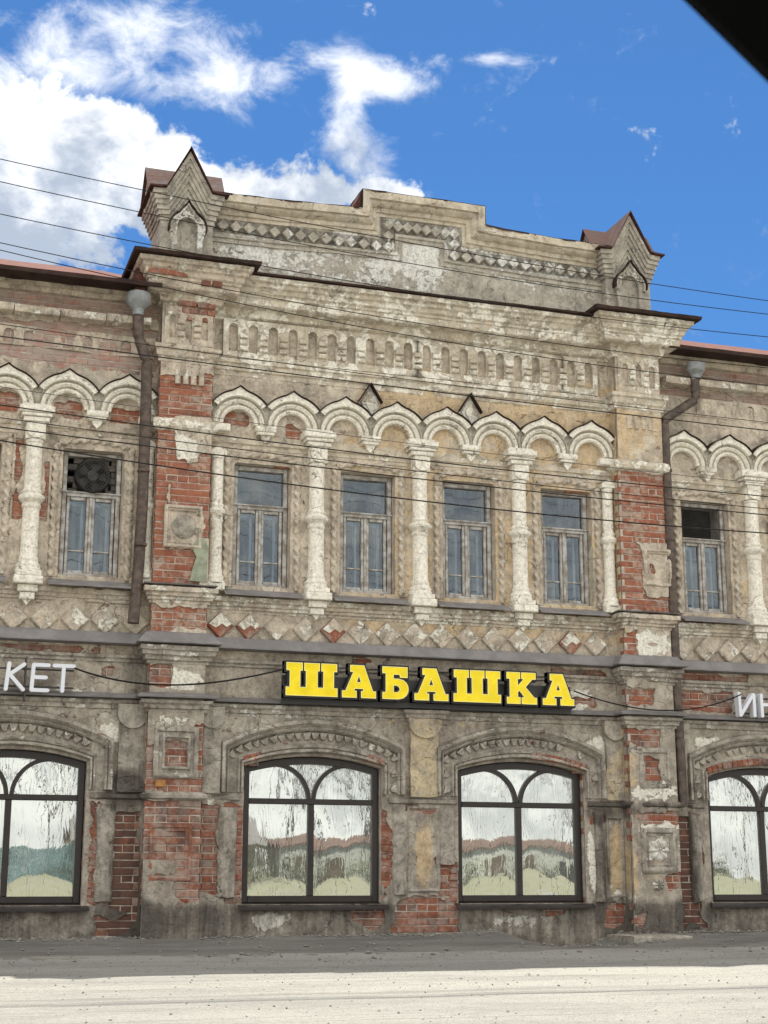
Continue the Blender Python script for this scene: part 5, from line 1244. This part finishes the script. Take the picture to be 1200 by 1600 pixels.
for x in (16.2, 19.5, 23.1, 26.6): child(MB().box(x, x + .9, -39.03, -38.9, .35, 1.35), 'door' if x in (16.2, 23.1) else 'window', M['shedgate'] if x in (16.2, 23.1) else M['dark'], SHD, smooth=None)
YH = empty('low_house', (11, -41, -.3)); tag(YH, 'small pale yellow house with a grey roof across the street', 'house')
child(MB().box(8.2, 13.8, -45, -41, -.3, 2.0), 'wall', plain('pale_yellow_wall', (.50, .45, .33), .9, 0, .1, 1), YH, smooth=None)
child(MB().grid([[(x, -40.6, 1.95), (x, -43, 3.3), (x, -45.4, 1.95)] for x in (7.9, 14.1)]), 'roof', M['zinc'], YH, smooth=None)
for x in (9.2, 11.6): child(MB().box(x, x + .8, -41.03, -40.95, .8, 1.6), 'window', M['dark'], YH, smooth=None)
rb = random.Random(5)
for i in range(9):
    x = (8.5, 12.2, 15.4, 18.2, 20.9, 24.6, 28.4, 30.6, 6.6)[i]; y = -36.5 + rb.uniform(-1, 1); L_ = MB(); hh = rb.uniform(.6, 1.3)
    for q in range(420):
        v = Vector((rb.gauss(0, .55), rb.gauss(0, .4), abs(rb.gauss(.35, .35)))) * hh; c_ = Vector((0, 0, 0)) + v; a_ = Vector((rb.uniform(-1, 1), rb.uniform(-1, 1), rb.uniform(-1, 1))).normalized(); b_ = a_.orthogonal().normalized(); s_ = rb.uniform(.05, .1)
        L_.add([c_ - a_ * s_, c_ + b_ * s_ * .6, c_ + a_ * s_, c_ - b_ * s_ * .6], [(0, 1, 2, 3)])
    o = L_.build('bush', M['leaf'] if i % 2 else M['leaf2'], loc=(x, y, .35), recalc=False, smooth=None); tag(o, ('bush across the street before the left part of the yellow house', 'bush across the street before the right part of the yellow house', 'bush across the street at the left corner of the low shed', 'bush across the street between the shed door and its first window', 'bush across the street just past the first shed window', 'bush across the street past the second shed door', 'bush across the street near the last shed window', 'bush across the street at the right corner of the low shed', 'bush across the street at the right end of the green fence')[i], 'bush', 'bushes across the street')
bmF = MB().cbox(-.07, .07, -.015, .015, 0, 1.3, .004).mesh('board')
for k in range(100): inst('board', bmF, FE, (-9 + k * .16 - 0, 0 + random.uniform(-.01, .01), random.uniform(-.02, .02)), M['fencep'])

# ================================================================ the car the picture was taken from: corner of its open window
CAR = empty('car', (.28, -17.57, .88)); tag(CAR, 'dark blurred corner of a car window frame close to the camera', 'car')
M['carblack'] = plain('black_rubber_trim', (.004, .004, .004), .95, 0, .1, 20, spec=.03)
d = (Vector((.286, -17.569, .877)) - Vector((.255, -17.566, .906))).normalized(); c0 = Vector((.2705, -17.5675, .8915))
vw = (c0 - Vector((0, -18, .6))).normalized(); nrm = d.cross(vw).normalized()
if nrm.z < 0: nrm = -nrm
mbc = MB(); A = []
for s in np.linspace(-.55, .22, 24):
    bow = nrm * (-.10 * (s) ** 2); p = c0 + d * s + bow
    A.append([tuple(p + nrm * u + vw * v) for u, v in ((.0, 0), (.003, -.012), (.012, -.016), (.05, -.02), (.062, 0), (.05, .03), (.01, .02), (.0, 0))])
mbc.grid(A); child(mbc, 'window_frame', M['carblack'], CAR, smooth=50)
